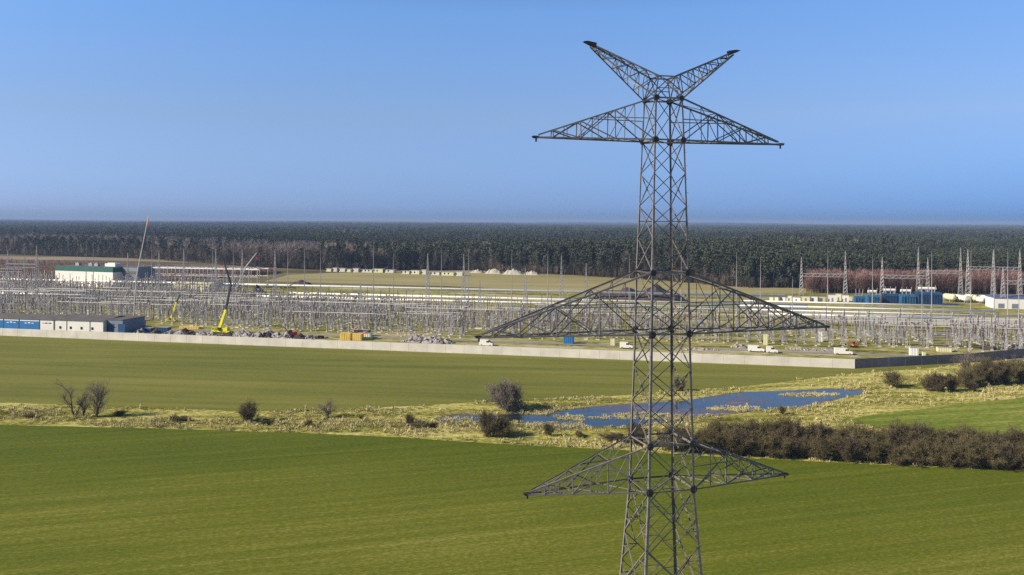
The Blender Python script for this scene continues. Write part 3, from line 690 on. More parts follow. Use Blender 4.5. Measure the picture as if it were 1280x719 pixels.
# long steel frame at the left (switchgear structure without walls)
def steel_frame():
    A = gp(160, 357); s, t = to_st(A); s1 = s_at(322, t); L = s1 - s; root = empty('busbar_frame', st(s, t, .03), UA)
    tag(root, 'long two-row pale steel frame with many columns, right of the green-banded hall', 'steel frame')
    Z = 12.2
    for row in (0, 14):
        for k in range(17): 
            m = MB(); x = L * k / 16; m.box((x, row, Z / 2), (.42, .42, Z)); m.build('column', M['galv'], root)
        m = MB(); m.box((L / 2, row, Z + .35), (L + 2, .6, .8)); m.box((L / 2, row, Z * .62), (L, .2, .3)); m.build('beam', M['pipe'], root)
    for k in range(17):
        x = L * k / 16; m = MB(); m.box((x, 7, Z + .9), (.35, 15, .35)); m.lathe((x, -0, Z + 1.0), [(.1, 0), (.22, .3), (.12, .6), (.22, .9), (.1, 1.4)], 6); m.build('cross_beam', M['galv'], root)
steel_frame()

# ------------------------------------------------------------------ switchyard apparatus
def ins_prof(r, h, n_=7):
    out = [(r * .6, 0)]
    for k in range(n_): z = h * (k + .3) / n_; out += [(r, z), (r * .55, z + h * .45 / n_)]
    out.append((r * .6, h)); return out
def ap_post():
    m = MB(); m.box((0, 0, .15), (.9, .9, .3), 2); m.box((0, 0, 2.1), (.24, .24, 3.9)); m.box((0, 0, 4.1), (.6, .6, .12)); m.lathe((0, 0, 4.15), ins_prof(.20, 3.1), 6, 1); m.box((0, 0, 7.3), (.45, .45, .16)); return m, 'post_insulator'
def ap_breaker():
    m = MB(); m.box((0, 0, .15), (1.6, 1.0, .3), 2)
    for x in (-.5, .5): m.box((x, 0, 1.5), (.16, .16, 2.8))
    m.box((0, 0, 2.0), (1.0, .7, 1.1)); m.box((0, 0, 3.0), (1.4, .5, .16)); m.lathe((0, 0, 3.1), ins_prof(.24, 3.2), 6, 1)
    m.tube((-1.7, 0, 6.9), (-.25, 0, 6.45), .24, .16, 6, 1); m.tube((1.7, 0, 6.9), (.25, 0, 6.45), .24, .16, 6, 1); m.box((0, 0, 6.45), (.6, .5, .45)); m.box((-1.8, 0, 6.95), (.3, .5, .5)); m.box((1.8, 0, 6.95), (.3, .5, .5)); return m, 'circuit_breaker'
def ap_disc():
    m = MB()
    for x in (-2.4, 0, 2.4):
        m.lathe((x, 0, 3.6), ins_prof(.17, 2.6, 6), 6, 1)
    for x in (-2.2, 2.2): m.box((x, 0, 1.7), (.18, .18, 3.4)); m.box((x, 0, .12), (.8, .8, .24), 2)
    m.box((0, 0, 3.45), (5.4, .24, .2)); m.tube((-2.4, 0, 6.35), (2.4, 0, 6.35), .07, n=4); m.tube((0, 0, 6.35), (1.5, 0, 8.4), .06, n=4); return m, 'disconnector'
def ap_ct():
    m = MB(); m.box((0, 0, .15), (.9, .9, .3), 2); m.box((0, 0, 1.5), (.42, .42, 2.6)); m.box((0, 0, 3.0), (.8, .8, .6)); m.lathe((0, 0, 3.3), ins_prof(.25, 3.3), 6, 1); m.lathe((0, 0, 6.6), [(.2, 0), (.5, .25), (.5, .9), (.25, 1.15), (.05, 1.3)], 8); return m, 'current_transformer'
def ap_arr():
    m = MB(); m.box((0, 0, 1.2), (.36, .36, 2.4)); m.lathe((0, 0, 2.4), ins_prof(.19, 3.8, 8), 6, 1); m.lathe((0, 0, 5.6), [(.55, 0), (.62, .05), (.55, .1)], 8); m.box((0, 0, 6.3), (.3, .3, .2)); return m, 'surge_arrester'
def ap_tall():
    m = MB(); m.box((0, 0, .15), (1.2, 1.2, .3), 2)
    lattice_column(m, (0, 0, 0), 6.6, .8, .5, 5, .10, 0); m.box((0, 0, 6.7), (.8, .8, .15)); m.lathe((0, 0, 6.75), ins_prof(.22, 3.4), 6, 1); m.box((0, 0, 10.3), (.5, .5, .22)); return m, 'high_post_insulator'
AP = {}
for k, fn in dict(post=ap_post, breaker=ap_breaker, disc=ap_disc, ct=ap_ct, arr=ap_arr, tall=ap_tall).items():
    m, nm = fn(); AP[k] = (m, nm, [m.mesh(nm, [M['galv'], ins_, M['concrete']]) for ins_ in (M['insul'], M['insulg'])])
AP_LABEL = dict(post='grey steel post carrying one dark ribbed insulator, standing in the switchyard rows', breaker='T-shaped circuit breaker on a grey frame in the switchyard rows', disc='long disconnector beam on three dark insulators in the switchyard rows', ct='current transformer with a fat grey head on a dark insulator column', arr='slim surge arrester with a ring around its dark column', tall='tall insulator on a small lattice pedestal in the switchyard rows')
AP_GROUP = dict(post='post insulators in the switchyard rows', breaker='circuit breakers in the switchyard rows', disc='disconnectors in the switchyard rows', ct='current transformers in the switchyard rows', arr='surge arresters in the switchyard rows', tall='tall pedestal insulators in the switchyard rows')
places = {k: [] for k in AP}
pattern = ['post', 'disc', 'ct', 'breaker', 'post', 'tall', 'disc', 'post', 'arr', 'ct', 'tall', 'breaker', 'post', 'disc', 'tall', 'ct']
HALL_T = to_st(gp(214, 366))[1]
def gaps(px, t):
    if 203 < px < 296 and HALL_T - 4 < t < HALL_T + 18: return True
    if 300 < px < 345 and t > 160: return True
    if 594 < px < 604 and t < 120: return True
    if 1168 < px < 1186: return True
    if t < 60 and px < 330 and px > 165: return px < 200
    return False
def front_t(px):                       # where the rows of apparatus begin, measured from the wall
    pts = [(-80, 44), (170, 50), (330, 40), (560, 38), (600, 34), (780, 48), (960, 50), (1300, 46), (1400, 46)]
    for (a, ta), (b_, tb) in zip(pts, pts[1:]):
        if px <= b_: return ta + (tb - ta) * (px - a) / (b_ - a)
    return 46
def back_t(px):
    pts = [(-80, 250), (65, 250), (70, 190), (150, 190), (158, 246), (322, 236), (332, 150), (600, 128), (960, 104), (1300, 104), (1400, 104)]
    for (a, ta), (b_, tb) in zip(pts, pts[1:]):
        if px <= b_: return ta + (tb - ta) * (px - a) / (b_ - a)
    return 104
rr_ = random.Random(5)
t = 34.0; row = 0
while t < 250:
    s_ = s_at(-60, t); s_end = s_at(1340, t); kind = pattern[row % len(pattern)]; step = 4.7 if kind != 'disc' else 6.6
    bay = 0; s_ -= s_ % 24
    while s_ < s_end:
        if rr_.random() > .06:
            for ph in range(4 if step < 6 else 3):
                ss = s_ + ph * step + rr_.uniform(-.15, .15); P_ = st(ss, t + rr_.uniform(-.3, .3)); px = PX0 + F * P_.x / P_.y
                if front_t(px) <= t <= back_t(px) and not gaps(px, t) and rr_.random() > .06: places[kind].append((P_, UA + (math.pi / 2 if rr_.random() < .5 and kind == 'disc' else 0), rr_.random() < .35, rr_.uniform(.88, 1.14)))
        s_ += 21.0
    t += rr_.choice([2.8, 3.3, 3.9, 4.6]); row += 1
for k, lst in places.items():
    m, nm, meshes = AP[k]; lst.sort(key=lambda q: q[0].y)
    for P_, rz, gr, sc in lst[:300]:
        o = link(nm, meshes[1 if gr else 0], loc=P_, rz=rz); o.scale = ((1, 1, sc) if k in ('disc', 'breaker') else (.8, .8, sc)); tag(o, AP_LABEL[k], nm.replace('_', ' '), AP_GROUP[k])
    if len(lst) > 300:
        big = MB(); va = np.array(m.v)
        for P_, rz, gr, sc in lst[300:]:
            ca, sa = math.cos(rz), math.sin(rz); w = np.stack([va[:, 0] * ca - va[:, 1] * sa + P_.x, va[:, 0] * sa + va[:, 1] * ca + P_.y, va[:, 2] * sc], 1); o_ = len(big.v)
            big.v.extend(map(tuple, w.tolist())); big.f.extend([tuple(i + o_ for i in f) for f in m.f]); big.m.extend(m.m)
        tag(big.build(nm, [M['galv'], M['insul'], M['concrete']]), 'the many smaller, more distant ones of the ' + AP_GROUP[k], nm.replace('_', ' '), kind='stuff')
print('apparatus', {k: len(v) for k, v in places.items()})
# horizontal tubular busbars on top of the posts
bt = 40.0; nb = 0
while bt < 125:
    s_ = s_at(-20, bt)
    while s_ < s_at(1280, bt):
        L = rr_.choice([16, 24, 32, 40]); px = PX0 + F * st(s_ + L / 2, bt).x / st(s_ + L / 2, bt).y
        if rr_.random() < .38 and front_t(px) < bt < back_t(px) and not gaps(px, bt):
            z_ = rr_.choice([7.4, 7.4, 8.2, 10.4]); m = MB().tube((0, 0, z_), (L, 0, z_), .085, n=5)
            root = empty('tubular_busbar', st(s_, bt), UA); tag(root, 'thin pale busbar tube lying along the tops of the insulator rows', 'busbar', 'busbar tubes of the switchyard')
            m.build('tube', M['pipe'], root)
            for x in (.5, L / 2, L - .5): MB().box((x, 0, (z_ - 2.6) / 2), (.26, .26, z_ - 2.6)).lathe((x, 0, z_ - 2.6), ins_prof(.16, 2.5, 5), 6, 1).build('support', [M['galv'], M['insul']], root)
            nb += 1
        s_ += L + 8
    bt += 6.5
print('busbars', nb)

# ------------------------------------------------------------------ transformers and tanks at the right
def transformer(px, py, w, h, d, paint, label, cons=True):
    root = empty('power_transformer', gp(px, py), UA); tag(root, label, 'transformer', 'blue transformers at the right')
    MB().box((0, 0, h / 2 + .4), (w, d, h)).box((0, 0, .25), (w + 1, d + 1, .5)).box((0, 0, h + .5), (w * .96, d * .94, .25)).build('tank', paint, root)
    for sg in (-1, 1):
        m = MB()
        for k in range(int(w / .8)): m.box((-w / 2 + .6 + k * .8, sg * (d / 2 + .7), h * .5 + .4), (.35, 1.2, h * .8))
        m.build('radiator', paint, root)
    for k in (-1, 0, 1):
        MB().tube((k * w * .25, 0, h + .5), (k * w * .25 + k * .5, -.6, h + 4.6), .34, .16, 8).build('bushing', M['insulg'], root)
    if cons: MB().tube((-w * .35, d * .3, h + 2.4), (w * .35, d * .3, h + 2.4), .8, n=12).box((-w * .2, d * .3, h + 1.2), (.2, .2, 1.4)).box((w * .2, d * .3, h + 1.2), (.2, .2, 1.4)).build('conservator', M['white'], root)
transformer(1074, 379, 6, 3.4, 4, M['transformer_blue'], 'small bright blue transformer, leftmost of the blue ones', False)
transformer(1091, 380.5, 7, 4.6, 5, M['transformer_blue'], 'blue transformer with white fittings, second from the left')
transformer(1113, 380, 9, 5.2, 6, M['blue2'], 'dark blue-green transformer in the middle of the blue ones')
transformer(1133, 381, 8, 5.2, 6, M['transformer_blue'], 'bright blue transformer left of the biggest dark one')
transformer(1160, 381.5, 13, 6.6, 8, M['blue2'], 'biggest and darkest blue transformer, at the right end')
for k, (px, py) in enumerate([(1187, 373), (1196, 373), (1205, 374), (1214, 374), (1223, 375), (1232, 375), (1241, 374.5), (1250, 374)]):
    root = empty('storage_tank', gp(px, py + 4), UA + R(20)); tag(root, 'pale round-ended tank in the row right of the blue transformers', 'tank', 'pale tanks right of the transformers')
    r0 = random.uniform(1.4, 1.9)
    m = MB(); m.tube((0, -4, r0 + .8), (0, 4, r0 + .8), r0, n=14); m.tube((0, -4, r0 + .8), (0, -4.7, r0 + .8), r0, r0 * .5, 14); m.build('tank_body', M['white'] if k % 3 else M['cream'], root, True)
    for y in (-2.6, 2.6): MB().box((0, y, .7), (2 * r0, .5, 1.4)).build('saddle', M['galv'], root)
for k, (px, py) in enumerate([(968, 376), (977, 376), (986, 377), (996, 378), (1007, 377), (1016, 377), (1026, 377), (1040, 377), (1048, 376), (1057, 377), (1066, 376)]):
    root = empty('site_container', gp(px, py), UA + random.uniform(-.4, .4)); tag(root, 'pale container in the jumble left of the blue transformers', 'container', 'pale containers left of the transformers')
    h = random.uniform(2.4, 4.0); w = random.uniform(3, 5.5); frame_box(root, 'body', (w, 2.6, h), M['white'] if k % 2 else M['cream']); frame_box(root, 'roof', (w + .1, 2.7, .12), M['galv'], h); MB().box((0, -1.33, 1.1), (.9, .06, 2)).build('door', M['bluegrey'], root)
# soil mound and heaps
def mound(name, px0, px1, py, h, depth, mat, label, cat, peaks, group=None):
    A, B = gp(px0, py), gp(px1, py); c = (A + B) / 2; w = (B - A).length; N, K = 36, 14; m = MB(); pts = []
    sd_ = rr_.random() * 50
    for j in range(K + 1):
        for i in range(N + 1):
            u_, v_ = i / N, j / K; e_ = math.sin(math.pi * v_) * min(1, math.sin(math.pi * u_) * 1.9) ; pk = max(max(0, 1 - abs(u_ - p) / wd) * a for p, wd, a in peaks)
            z = h * e_ * pk * (1 + .22 * mnoise.noise(Vector((u_ * 9 + sd_, v_ * 4, 0)))) if e_ > 0 else 0
            pts.append(((u_ - .5) * w, (v_ - .5) * depth, z - .05 * (e_ <= 0)))
    fs = [(j * (N + 1) + i, j * (N + 1) + i + 1, (j + 1) * (N + 1) + i + 1, (j + 1) * (N + 1) + i) for j in range(K) for i in range(N)]
    m.add(pts, fs); o = m.build(name, mat, loc=c, rz=UA); tag(o, label, cat, group); return o
mound('soil_mound', 735, 868, 375.5, 9.5, 26, M['soil'], 'big dark pointed soil mound behind the white pipes, seen through the tower', 'mound', [(.64, .30, 1), (.35, .5, .75), (.15, .3, .6)])
mound('soil_mound', 310, 334, 370, 6.5, 12, M['soil'], 'small round dark mound left of the parallel white pipes', 'mound', [(.5, .6, 1)])
mound('soil_mound', 362, 392, 357, 3.8, 12, M['soil'], 'low long dark mound on the pale ground beyond the pipes', 'mound', [(.5, .7, 1), (.2, .3, .7)])
for k, (a, b_, y, h) in enumerate([(588, 606, 341, 3), (606, 630, 342, 4.4), (628, 656, 343, 4.8), (655, 676, 343.5, 3.4)]):
    mound('sand_heap', a, b_, y, h, 14, M['sand'], 'tan sand heap at the foot of the wood beyond the pale pasture', 'heap', [(.5, .6, 1), (.25, .4, .8)], 'tan sand heaps along the wood')

# ------------------------------------------------------------------ vehicles and site clutter
def wheel(root, p, r, w=.3):
    t_ = MB().tube((p[0], p[1] - w / 2, p[2]), (p[0], p[1] + w / 2, p[2]), r, n=14).build('wheel', M['tyre'], root)
    MB().tube((p[0], p[1] - w / 2 - .01, p[2]), (p[0], p[1] + w / 2 + .01, p[2]), r * .55, n=10).build('rim', M['galv'], t_)
def crane(name, base, rz, secs, label, body=M['yellow'], chassis=1.0):
    """mobile crane: secs = boom pieces as (point, point, r0, r1, material) in local coordinates"""
    root = empty(name, base, rz); tag(root, label, 'crane')
    if chassis:
        nb_ = set(bpy.data.objects)
        MB().box((0, 0, 1.3), (11, 2.6, .8)).box((-4.6, 0, 2.3), (1.8, 2.5, 1.6)).build('chassis', body, root)
        MB().box((-5.55, 0, 2.6), (.1, 2.2, .8)).box((-4.6, -1.27, 2.6), (1.2, .08, .7)).build('windscreen', M['glass'], root)
        for x in (-4.3, -2.6, 1.2, 2.8, 4.4):
            for y in (-1.2, 1.2): wheel(root, (x, y, .65), .65)
        sp = MB().box((1.2, 0, 2.5), (5, 2.5, 1.5)).box((3.4, 0, 2.7), (1.4, 2.7, 1.9)).build('superstructure', body, root)
        MB().box((-.6, -1.5, 2.7), (1.6, .9, 1.6)).build('cab', M['glass'], sp)
        for x in (-3.6, 4.9):
            MB().box((x, 0, 1.0), (.4, 7.0, .35)).box((x, -3.4, .5), (.6, .6, 1.0)).box((x, 3.4, .5), (.6, .6, 1.0)).build('outrigger', body, root)
        for o_ in set(bpy.data.objects) - nb_:
            if o_.parent is root: o_.location = Vector(o_.location) * chassis; o_.scale = (chassis,) * 3
    for a, b_, r0, r1, mt in secs:
        m = MB(); m.tube(a, b_, r0, r1, 4); m.build('boom_section', mt, root)
    tip = Vector(secs[-1][1]); MB().tube(tip, tip - Vector((0, 0, 3)), .04, n=4).box(tip - Vector((0, 0, 3.3)), (.35, .25, .8)).build('hook_block', M['red'], root)
    return root
def crane_from_px(name, bx, by, pts, label, body, mats, rad, chassis=1.0, rz=UA):
    b0 = gp(bx, by); Y = b0.y; loc = [Vector(((px - PX0) / F * Y - b0.x, 0, zat(px, py, Y))) for px, py in pts]
    q = Matrix.Rotation(-rz, 3, 'Z'); secs = []
    for i in range(len(loc) - 1): secs.append((q @ loc[i], q @ loc[i + 1], rad[i], rad[i + 1] if i + 1 < len(rad) else rad[i] * .8, mats[i]))
    return crane(name, b0, rz, secs, label, body, chassis)
crane_from_px('mobile_crane', 277, 417, [(275, 412), (283, 387), (289, 355), (279, 324)], 'yellow mobile crane with a kinked boom, its upper half black, just behind the wall', M['yellow'], [M['yellow'], M['black'], M['black']], [.85, .55, .42, .28], .72)
crane_from_px('mobile_crane', 169, 412, [(167, 408), (171, 345), (183.5, 281), (185.6, 270)], 'mobile crane with the tallest slanting pale boom, beside the blue-grey annexe', M['galv'], [M['galv'], M['galv'], M['ochre']], [.36, .30, .2, .14])
crane_from_px('mobile_crane', 292, 368, [(295, 362), (308, 333), (321, 316)], 'small distant crane with a pale boom leaning right behind the steel frame', M['yellow'], [M['galv'], M['galv']], [.45, .38, .2])
crane_from_px('mobile_crane', 214, 402, [(215, 398), (221, 378), (225, 369)], 'small yellow crane with a short boom and black tip among the apparatus', M['yellow'], [M['yellow'], M['black']], [.7, .4, .3], .45)
def excavator(px, py, paint, label, rz, sc=.9):
    root = empty('excavator', gp(px, py), rz); tag(root, label, 'excavator')
    for y in (-1.2, 1.2): MB().tube((-1.8, y, .5), (1.8, y, .5), .5, n=8).box((0, y, .5), (3.6, .5, 1.0)).build('track', M['black'], root)
    b = MB().box((.3, 0, 1.8), (3.2, 2.5, 1.3)).box((1.5, 0, 2.0), (1.0, 2.6, 1.6)).build('body', paint, root); MB().box((-.8, -.7, 2.7), (1.4, 1.0, 1.6)).build('cab', M['glass'], b)
    root.scale = (sc,) * 3; MB().tube((-1.0, .5, 2.0), (-3.2, .5, 4.6), .3, .25, 4).build('boom', paint, root); MB().tube((-3.2, .5, 4.6), (-5.2, .5, 2.6), .22, .18, 4).build('arm', paint, root); MB().box((-5.3, .5, 1.9), (.9, 1.0, 1.0), taper=.6).build('bucket', M['black'], root)
excavator(365, 422.5, M['red'], 'red excavator among dark scrap heaps behind the wall', .4)
excavator(453, 422.5, M['orange'], 'orange-red excavator just right of two ochre skips', -.3)
excavator(1068, 434.5, M['orange'], 'small orange digger near the white van by the wall corner', .2, .62)
def van(px, py, label, L=5.2, paint=M['white'], rz=UA):
    root = empty('van', gp(px, py), rz); tag(root, label, 'van')
    m = MB(); pr = [(-L / 2, .4), (L / 2, .4), (L / 2, 1.2), (L / 2 - .9, 1.45), (L / 2 - 1.7, 2.25), (-L / 2, 2.3)]
    m.add([(x, -1, z) for x, z in pr] + [(x, 1, z) for x, z in pr], [(0, 1, 2, 3, 4, 5), (11, 10, 9, 8, 7, 6)] + [((i + 1) % 6, i, i + 6, (i + 1) % 6 + 6) for i in range(6)]); m.build('body', paint, root)
    MB().box((L / 2 - 1.75, -1.01, 1.75), (1.1, .05, .6)).build('side_window', M['glass'], root)
    MB().add([(L / 2 - .93, -.85, 1.5), (L / 2 - .93, .85, 1.5), (L / 2 - 1.62, .85, 2.2), (L / 2 - 1.62, -.85, 2.2)], [(0, 1, 2, 3)]).build('windscreen', M['glass'], root).location = (.03, 0, .03)
    for x in (-L / 2 + .9, L / 2 - .9):
        for y in (-.9, .9): wheel(root, (x, y, .35), .35, .22)
van(945, 440, 'white van standing on the grass behind the middle of the wall', 5.4)
van(965, 441.5, 'low white vehicle to the right of the white van', 3.8)
van(1054, 443.5, 'white van parked closest to the wall corner', 5.8)
van(608, 432.8, 'white vehicle under the left tip of the middle crossarm', 5.0)
van(783, 435.8, 'white vehicle seen just left of the tower legs', 4.6)
def box_thing(name, px, py, size, paint, label, cat, group=None, lid=True, rz=None):
    root = empty(name, gp(px, py), UA if rz is None else rz); tag(root, label, cat, group)
    m = MB(); m.box((0, 0, size[2] / 2), size); 
    for k in range(max(2, int(size[0] / .7))): m.box((-size[0] / 2 + (k + .5) * size[0] / max(2, int(size[0] / .7)), -size[1] / 2 - .04, size[2] / 2), (.12, .08, size[2] * .96))
    m.build('body', paint, root)
    if lid: MB().box((0, 0, size[2] + .06), (size[0] + .15, size[1] + .15, .12)).build('lid', M['galv'] if paint is not M['ochre'] else M['ochre'], root)
box_thing('skip', 433, 425, (4.2, 2.4, 2.6), M['ochre'], 'left one of two ochre skips behind the wall', 'skip')
box_thing('skip', 446, 425.3, (4.6, 2.4, 2.4), M['ochre'], 'right one of two ochre skips behind the wall', 'skip')
box_thing('skip', 459, 424, (3.4, 2.2, 2.2), M['cream'], 'pale yellow skip beside the orange-red excavator', 'skip')
box_thing('container', 711, 429.5, (3.6, 2.5, 2.8), M['blue'], 'bright blue container below the left half of the middle crossarm', 'container')
box_thing('container', 453, 420, (6, 2.4, 2.4), M['blue2'], 'dark blue container behind the orange-red excavator', 'container')
box_thing('concrete_block', 766, 432, (1.6, 1.2, 2.6), M['cream'], 'upright pale block standing alone left of the tower legs', 'block')
box_thing('concrete_block', 957, 431, (1.5, 1.2, 4.0), M['cream'], 'tall pale upright block behind the white van', 'block')
box_thing('concrete_block', 1026, 427, (1.5, 1.2, 4.0), M['white'], 'tall pale upright block at the front of the apparatus rows', 'block')
box_thing('water_tank', 1142, 444, (2.6, 2.2, 2.6), M['white'], 'white cube-shaped tank behind the shaded part of the wall', 'tank')
box_thing('concrete_block', 1155, 445.5, (1.1, 1.0, 1.6), M['cream'], 'small pale block right of the white cube-shaped tank', 'block')
box_thing('site_hut', 1180, 439.5, (4.6, 2.2, 1.5), M['cream'], 'low pale hut on the grass behind the shaded wall', 'hut')
box_thing('trailer', 238, 411, (9, 2.0, .8), M['ochre'], 'long flat ochre trailer left of the kinked crane', 'trailer')
box_thing('container', 205, 416, (5, 2.4, 2.2), M['blue2'], 'dark blue container nearest the left end of the scrap row', 'container')
box_thing('container', 184, 415.5, (5, 2.4, 1.8), M['blue2'], 'dark bluish container right beside the annexe', 'container')
def heap(px, py, w, h, mat, label, cat='heap', group=None):
    m = MB(); 
    for k in range(int(34)):
        a = rr_.uniform(-.5, .5); z = max(.15, h * (1 - abs(a) * 2) * rr_.uniform(.2, 1)); sz = rr_.uniform(.35, 1.0)
        m.box((a * w, rr_.uniform(-1.6, 1.6), z * .7), (sz * 1.4, sz, sz * .7), rz=rr_.uniform(0, 3), taper=rr_.uniform(.5, 1))
    base = [(math.cos(i) * w * .5, math.sin(i) * 2.2, 0) for i in np.linspace(0, 2 * math.pi, 13)[:-1]]
    m.add(base + [(w * .1, 0, h * .8)], [(i, (i + 1) % 12, 12) for i in range(12)])
    o = m.build('rubble_heap' if mat is M['rubble'] else 'scrap_heap', mat, loc=gp(px, py), rz=UA); tag(o, label, cat, group)
for k, (px, py, w, h) in enumerate([(322, 421.5, 6, 3), (333, 422, 7, 3.2), (345, 422.3, 7, 3), (357, 423, 6, 3.6), (374, 423.5, 6, 3), (309, 421, 7, 2.6), (297, 420.5, 7, 2.8), (285, 420.5, 6, 2.4), (264, 419.6, 6, 2.2), (251, 419.3, 7, 2.4), (238, 419, 7, 2.4), (224, 418.6, 7, 2.6), (176, 417, 5, 2.8), (194, 417.6, 5, 2.8), (212, 418.3, 5, 2.4), (386, 423.6, 5, 2.0), (230, 415, 6, 2.2), (335, 417, 6, 2.2), (306, 416.5, 6, 2.0), (400, 423, 5, 1.4)]):
    heap(px, py, w, h, M['soil'] if k % 3 == 1 else M['rubble'], 'dark jumbled scrap heap along the inside of the wall, left half', 'heap', 'scrap heaps behind the left half of the wall')
for k, (px, py, w, h) in enumerate([(512, 427, 5, 2.0), (523, 428, 6, 2.8), (535, 428.6, 7, 3.0), (547, 429, 7, 3.2), (557, 429, 6, 2.6), (519, 423, 5, 2.0), (541, 424, 5, 1.8)]):
    heap(px, py, w, h, M['rubble'], 'grey rubble heap among those standing close together near the middle of the wall', 'heap', 'grey rubble heaps near the middle of the wall')
for k, (px, py, w, h) in enumerate([(870, 437, 9, .9), (885, 437.5, 9, .9), (925, 434, 7, 1.6), (1000, 437, 11, .9), (1016, 438, 10, .8), (1034, 438.5, 9, .9), (1236, 437, 6, 2.2), (1262, 434, 6, 1.8)]):
    heap(px, py, w, h, M['rubble'] if k not in (6,) else M['soil'], 'low material heap on the grass behind the wall, right of the tower', 'heap', 'low heaps behind the right part of the wall')

# ------------------------------------------------------------------ plants
def bare_tree_mesh(seed, h, spread, stems, mats, dens=1.0, twig_w=.05, droop=0.0, base=.18, up=.55):
    """branching bare wood: stems fork into limbs, limbs into fine twigs"""
    r = random.Random(seed); wood = MB(); tw = MB()
    def rv(): 
        v = Vector((r.gauss(0, 1), r.gauss(0, 1), r.gauss(0, 1))); return v.normalized()
    def grow(p, d, L, rad, lv):
        n_ = 3; q = p.copy(); dd = d.copy(); seg = L / n_
        for k in range(n_):
            dd = (dd + rv() * .22 + Vector((0, 0, .05 - droop))).normalized(); q2 = q + dd * seg
            r0, r1 = rad * (1 - .25 * k), rad * (1 - .25 * (k + 1))
            if rad > .035: wood.tube(q, q2, r0, r1, 5 if lv == 0 else 4, caps=False)
            else:
                sd_ = dd.cross(rv()).normalized() * max(twig_w, rad) * .5; o = len(tw.v); tw.v.extend([tuple(q - sd_), tuple(q + sd_), tuple(q2 + sd_ * .5), tuple(q2 - sd_ * .5)]); tw.f.append((o, o + 1, o + 2, o + 3)); tw.m.append(0)
            if lv < 3:
                for c in range(int({0: 2.6, 1: 3.0, 2: 4.2}[lv] * dens + r.random())):
                    t_ = q.lerp(q2, r.random()); nd = (dd * up + rv() * .8 + Vector((0, 0, .25))).normalized(); grow(t_, nd, L * r.uniform(.42, .62), rad * r.uniform(.35, .5), lv + 1)
            q = q2
        for c in range(3):
            e_ = q + (dd + rv() * .7) * L * .25; sd_ = dd.cross(rv()).normalized() * twig_w * .5; o = len(tw.v); tw.v.extend([tuple(q - sd_), tuple(q + sd_), tuple(e_)]); tw.f.append((o, o + 1, o + 2)); tw.m.append(0)
    for s_ in range(stems):
        a = r.uniform(0, 6.28); sp = r.uniform(.05, 1) * spread; d = Vector((math.cos(a) * sp, math.sin(a) * sp, 1)).normalized()
        p = Vector((r.uniform(-1, 1), r.uniform(-1, 1), 0)) * (.25 * h * spread * (stems > 3)); grow(p, d, h * r.uniform(.5, .62), base * h / 8 * (1 if stems < 4 else .4), 0)
    return wood.mesh('trunk', M['bark']), tw.mesh('twigs', mats)
def plant(name, wood, tw, loc, sc, rz, label, cat, group=None):
    root = empty(name, loc, rz); root.scale = sc; tag(root, label, cat, group); link('trunk', wood, root); link('crown', tw, root); return root
shr = [bare_tree_mesh(20 + k, 5.2, (.75, .6, .9, .5)[k], 15, M[('twig', 'twig3', 'twig', 'twig')[k]], .82, .038, up=(.7, .9, .6, 1.0)[k]) for k in range(4)]
tre = [bare_tree_mesh(40 + k, 9.0, .22, 1 + k, M['twig2'], .86, .03, up=.8) for k in range(3)]
roundt = bare_tree_mesh(61, 8.2, .95, 15, M['twig2'], 1.05, .045)
# the hedge
a_, b_ = gp(872, 571), gp(1330, 595); ln = (b_ - a_).length; nh = 30
for k in range(nh * 2):
    f = ((k // 2) + (.5 if k % 2 else 0)) / nh; back = 2.5 + (4.8 if k % 2 else 0); d = (b_ - a_).normalized(); nn = Vector((-d.y, d.x, 0))
    p = a_ + d * ln * f + nn * (back + rr_.uniform(-.8, .8)); sc = rr_.uniform(.78, 1.15) * (.95 if k % 2 == 0 else 1.2)
    if f < .03: sc *= .7
    w, t_ = shr[rr_.randrange(4)]; plant('hedge_shrub', w, t_, p, (sc * 1.05, sc * 1.05, sc), rr_.uniform(0, 6), 'bare olive-brown shrub in the dense hedge along the green field, right of the tower', 'shrub', 'shrubs of the hedge right of the tower')
w, t_ = shr[1]; plant('shrub', w, t_, gp(797, 557), (.95, .95, .95), 1, 'bare shrub standing right behind the left tower legs', 'shrub')
w, t_ = shr[2]; plant('shrub', w, t_, gp(838, 563), (1.1, 1.1, 1.1), 2, 'bare shrub between the tower legs and the hedge', 'shrub')
w, t_ = shr[3]; plant('shrub', w, t_, gp(858, 566), (1.0, 1.0, 1.05), 3, 'bare shrub at the left end of the hedge beside the right tower legs', 'shrub')
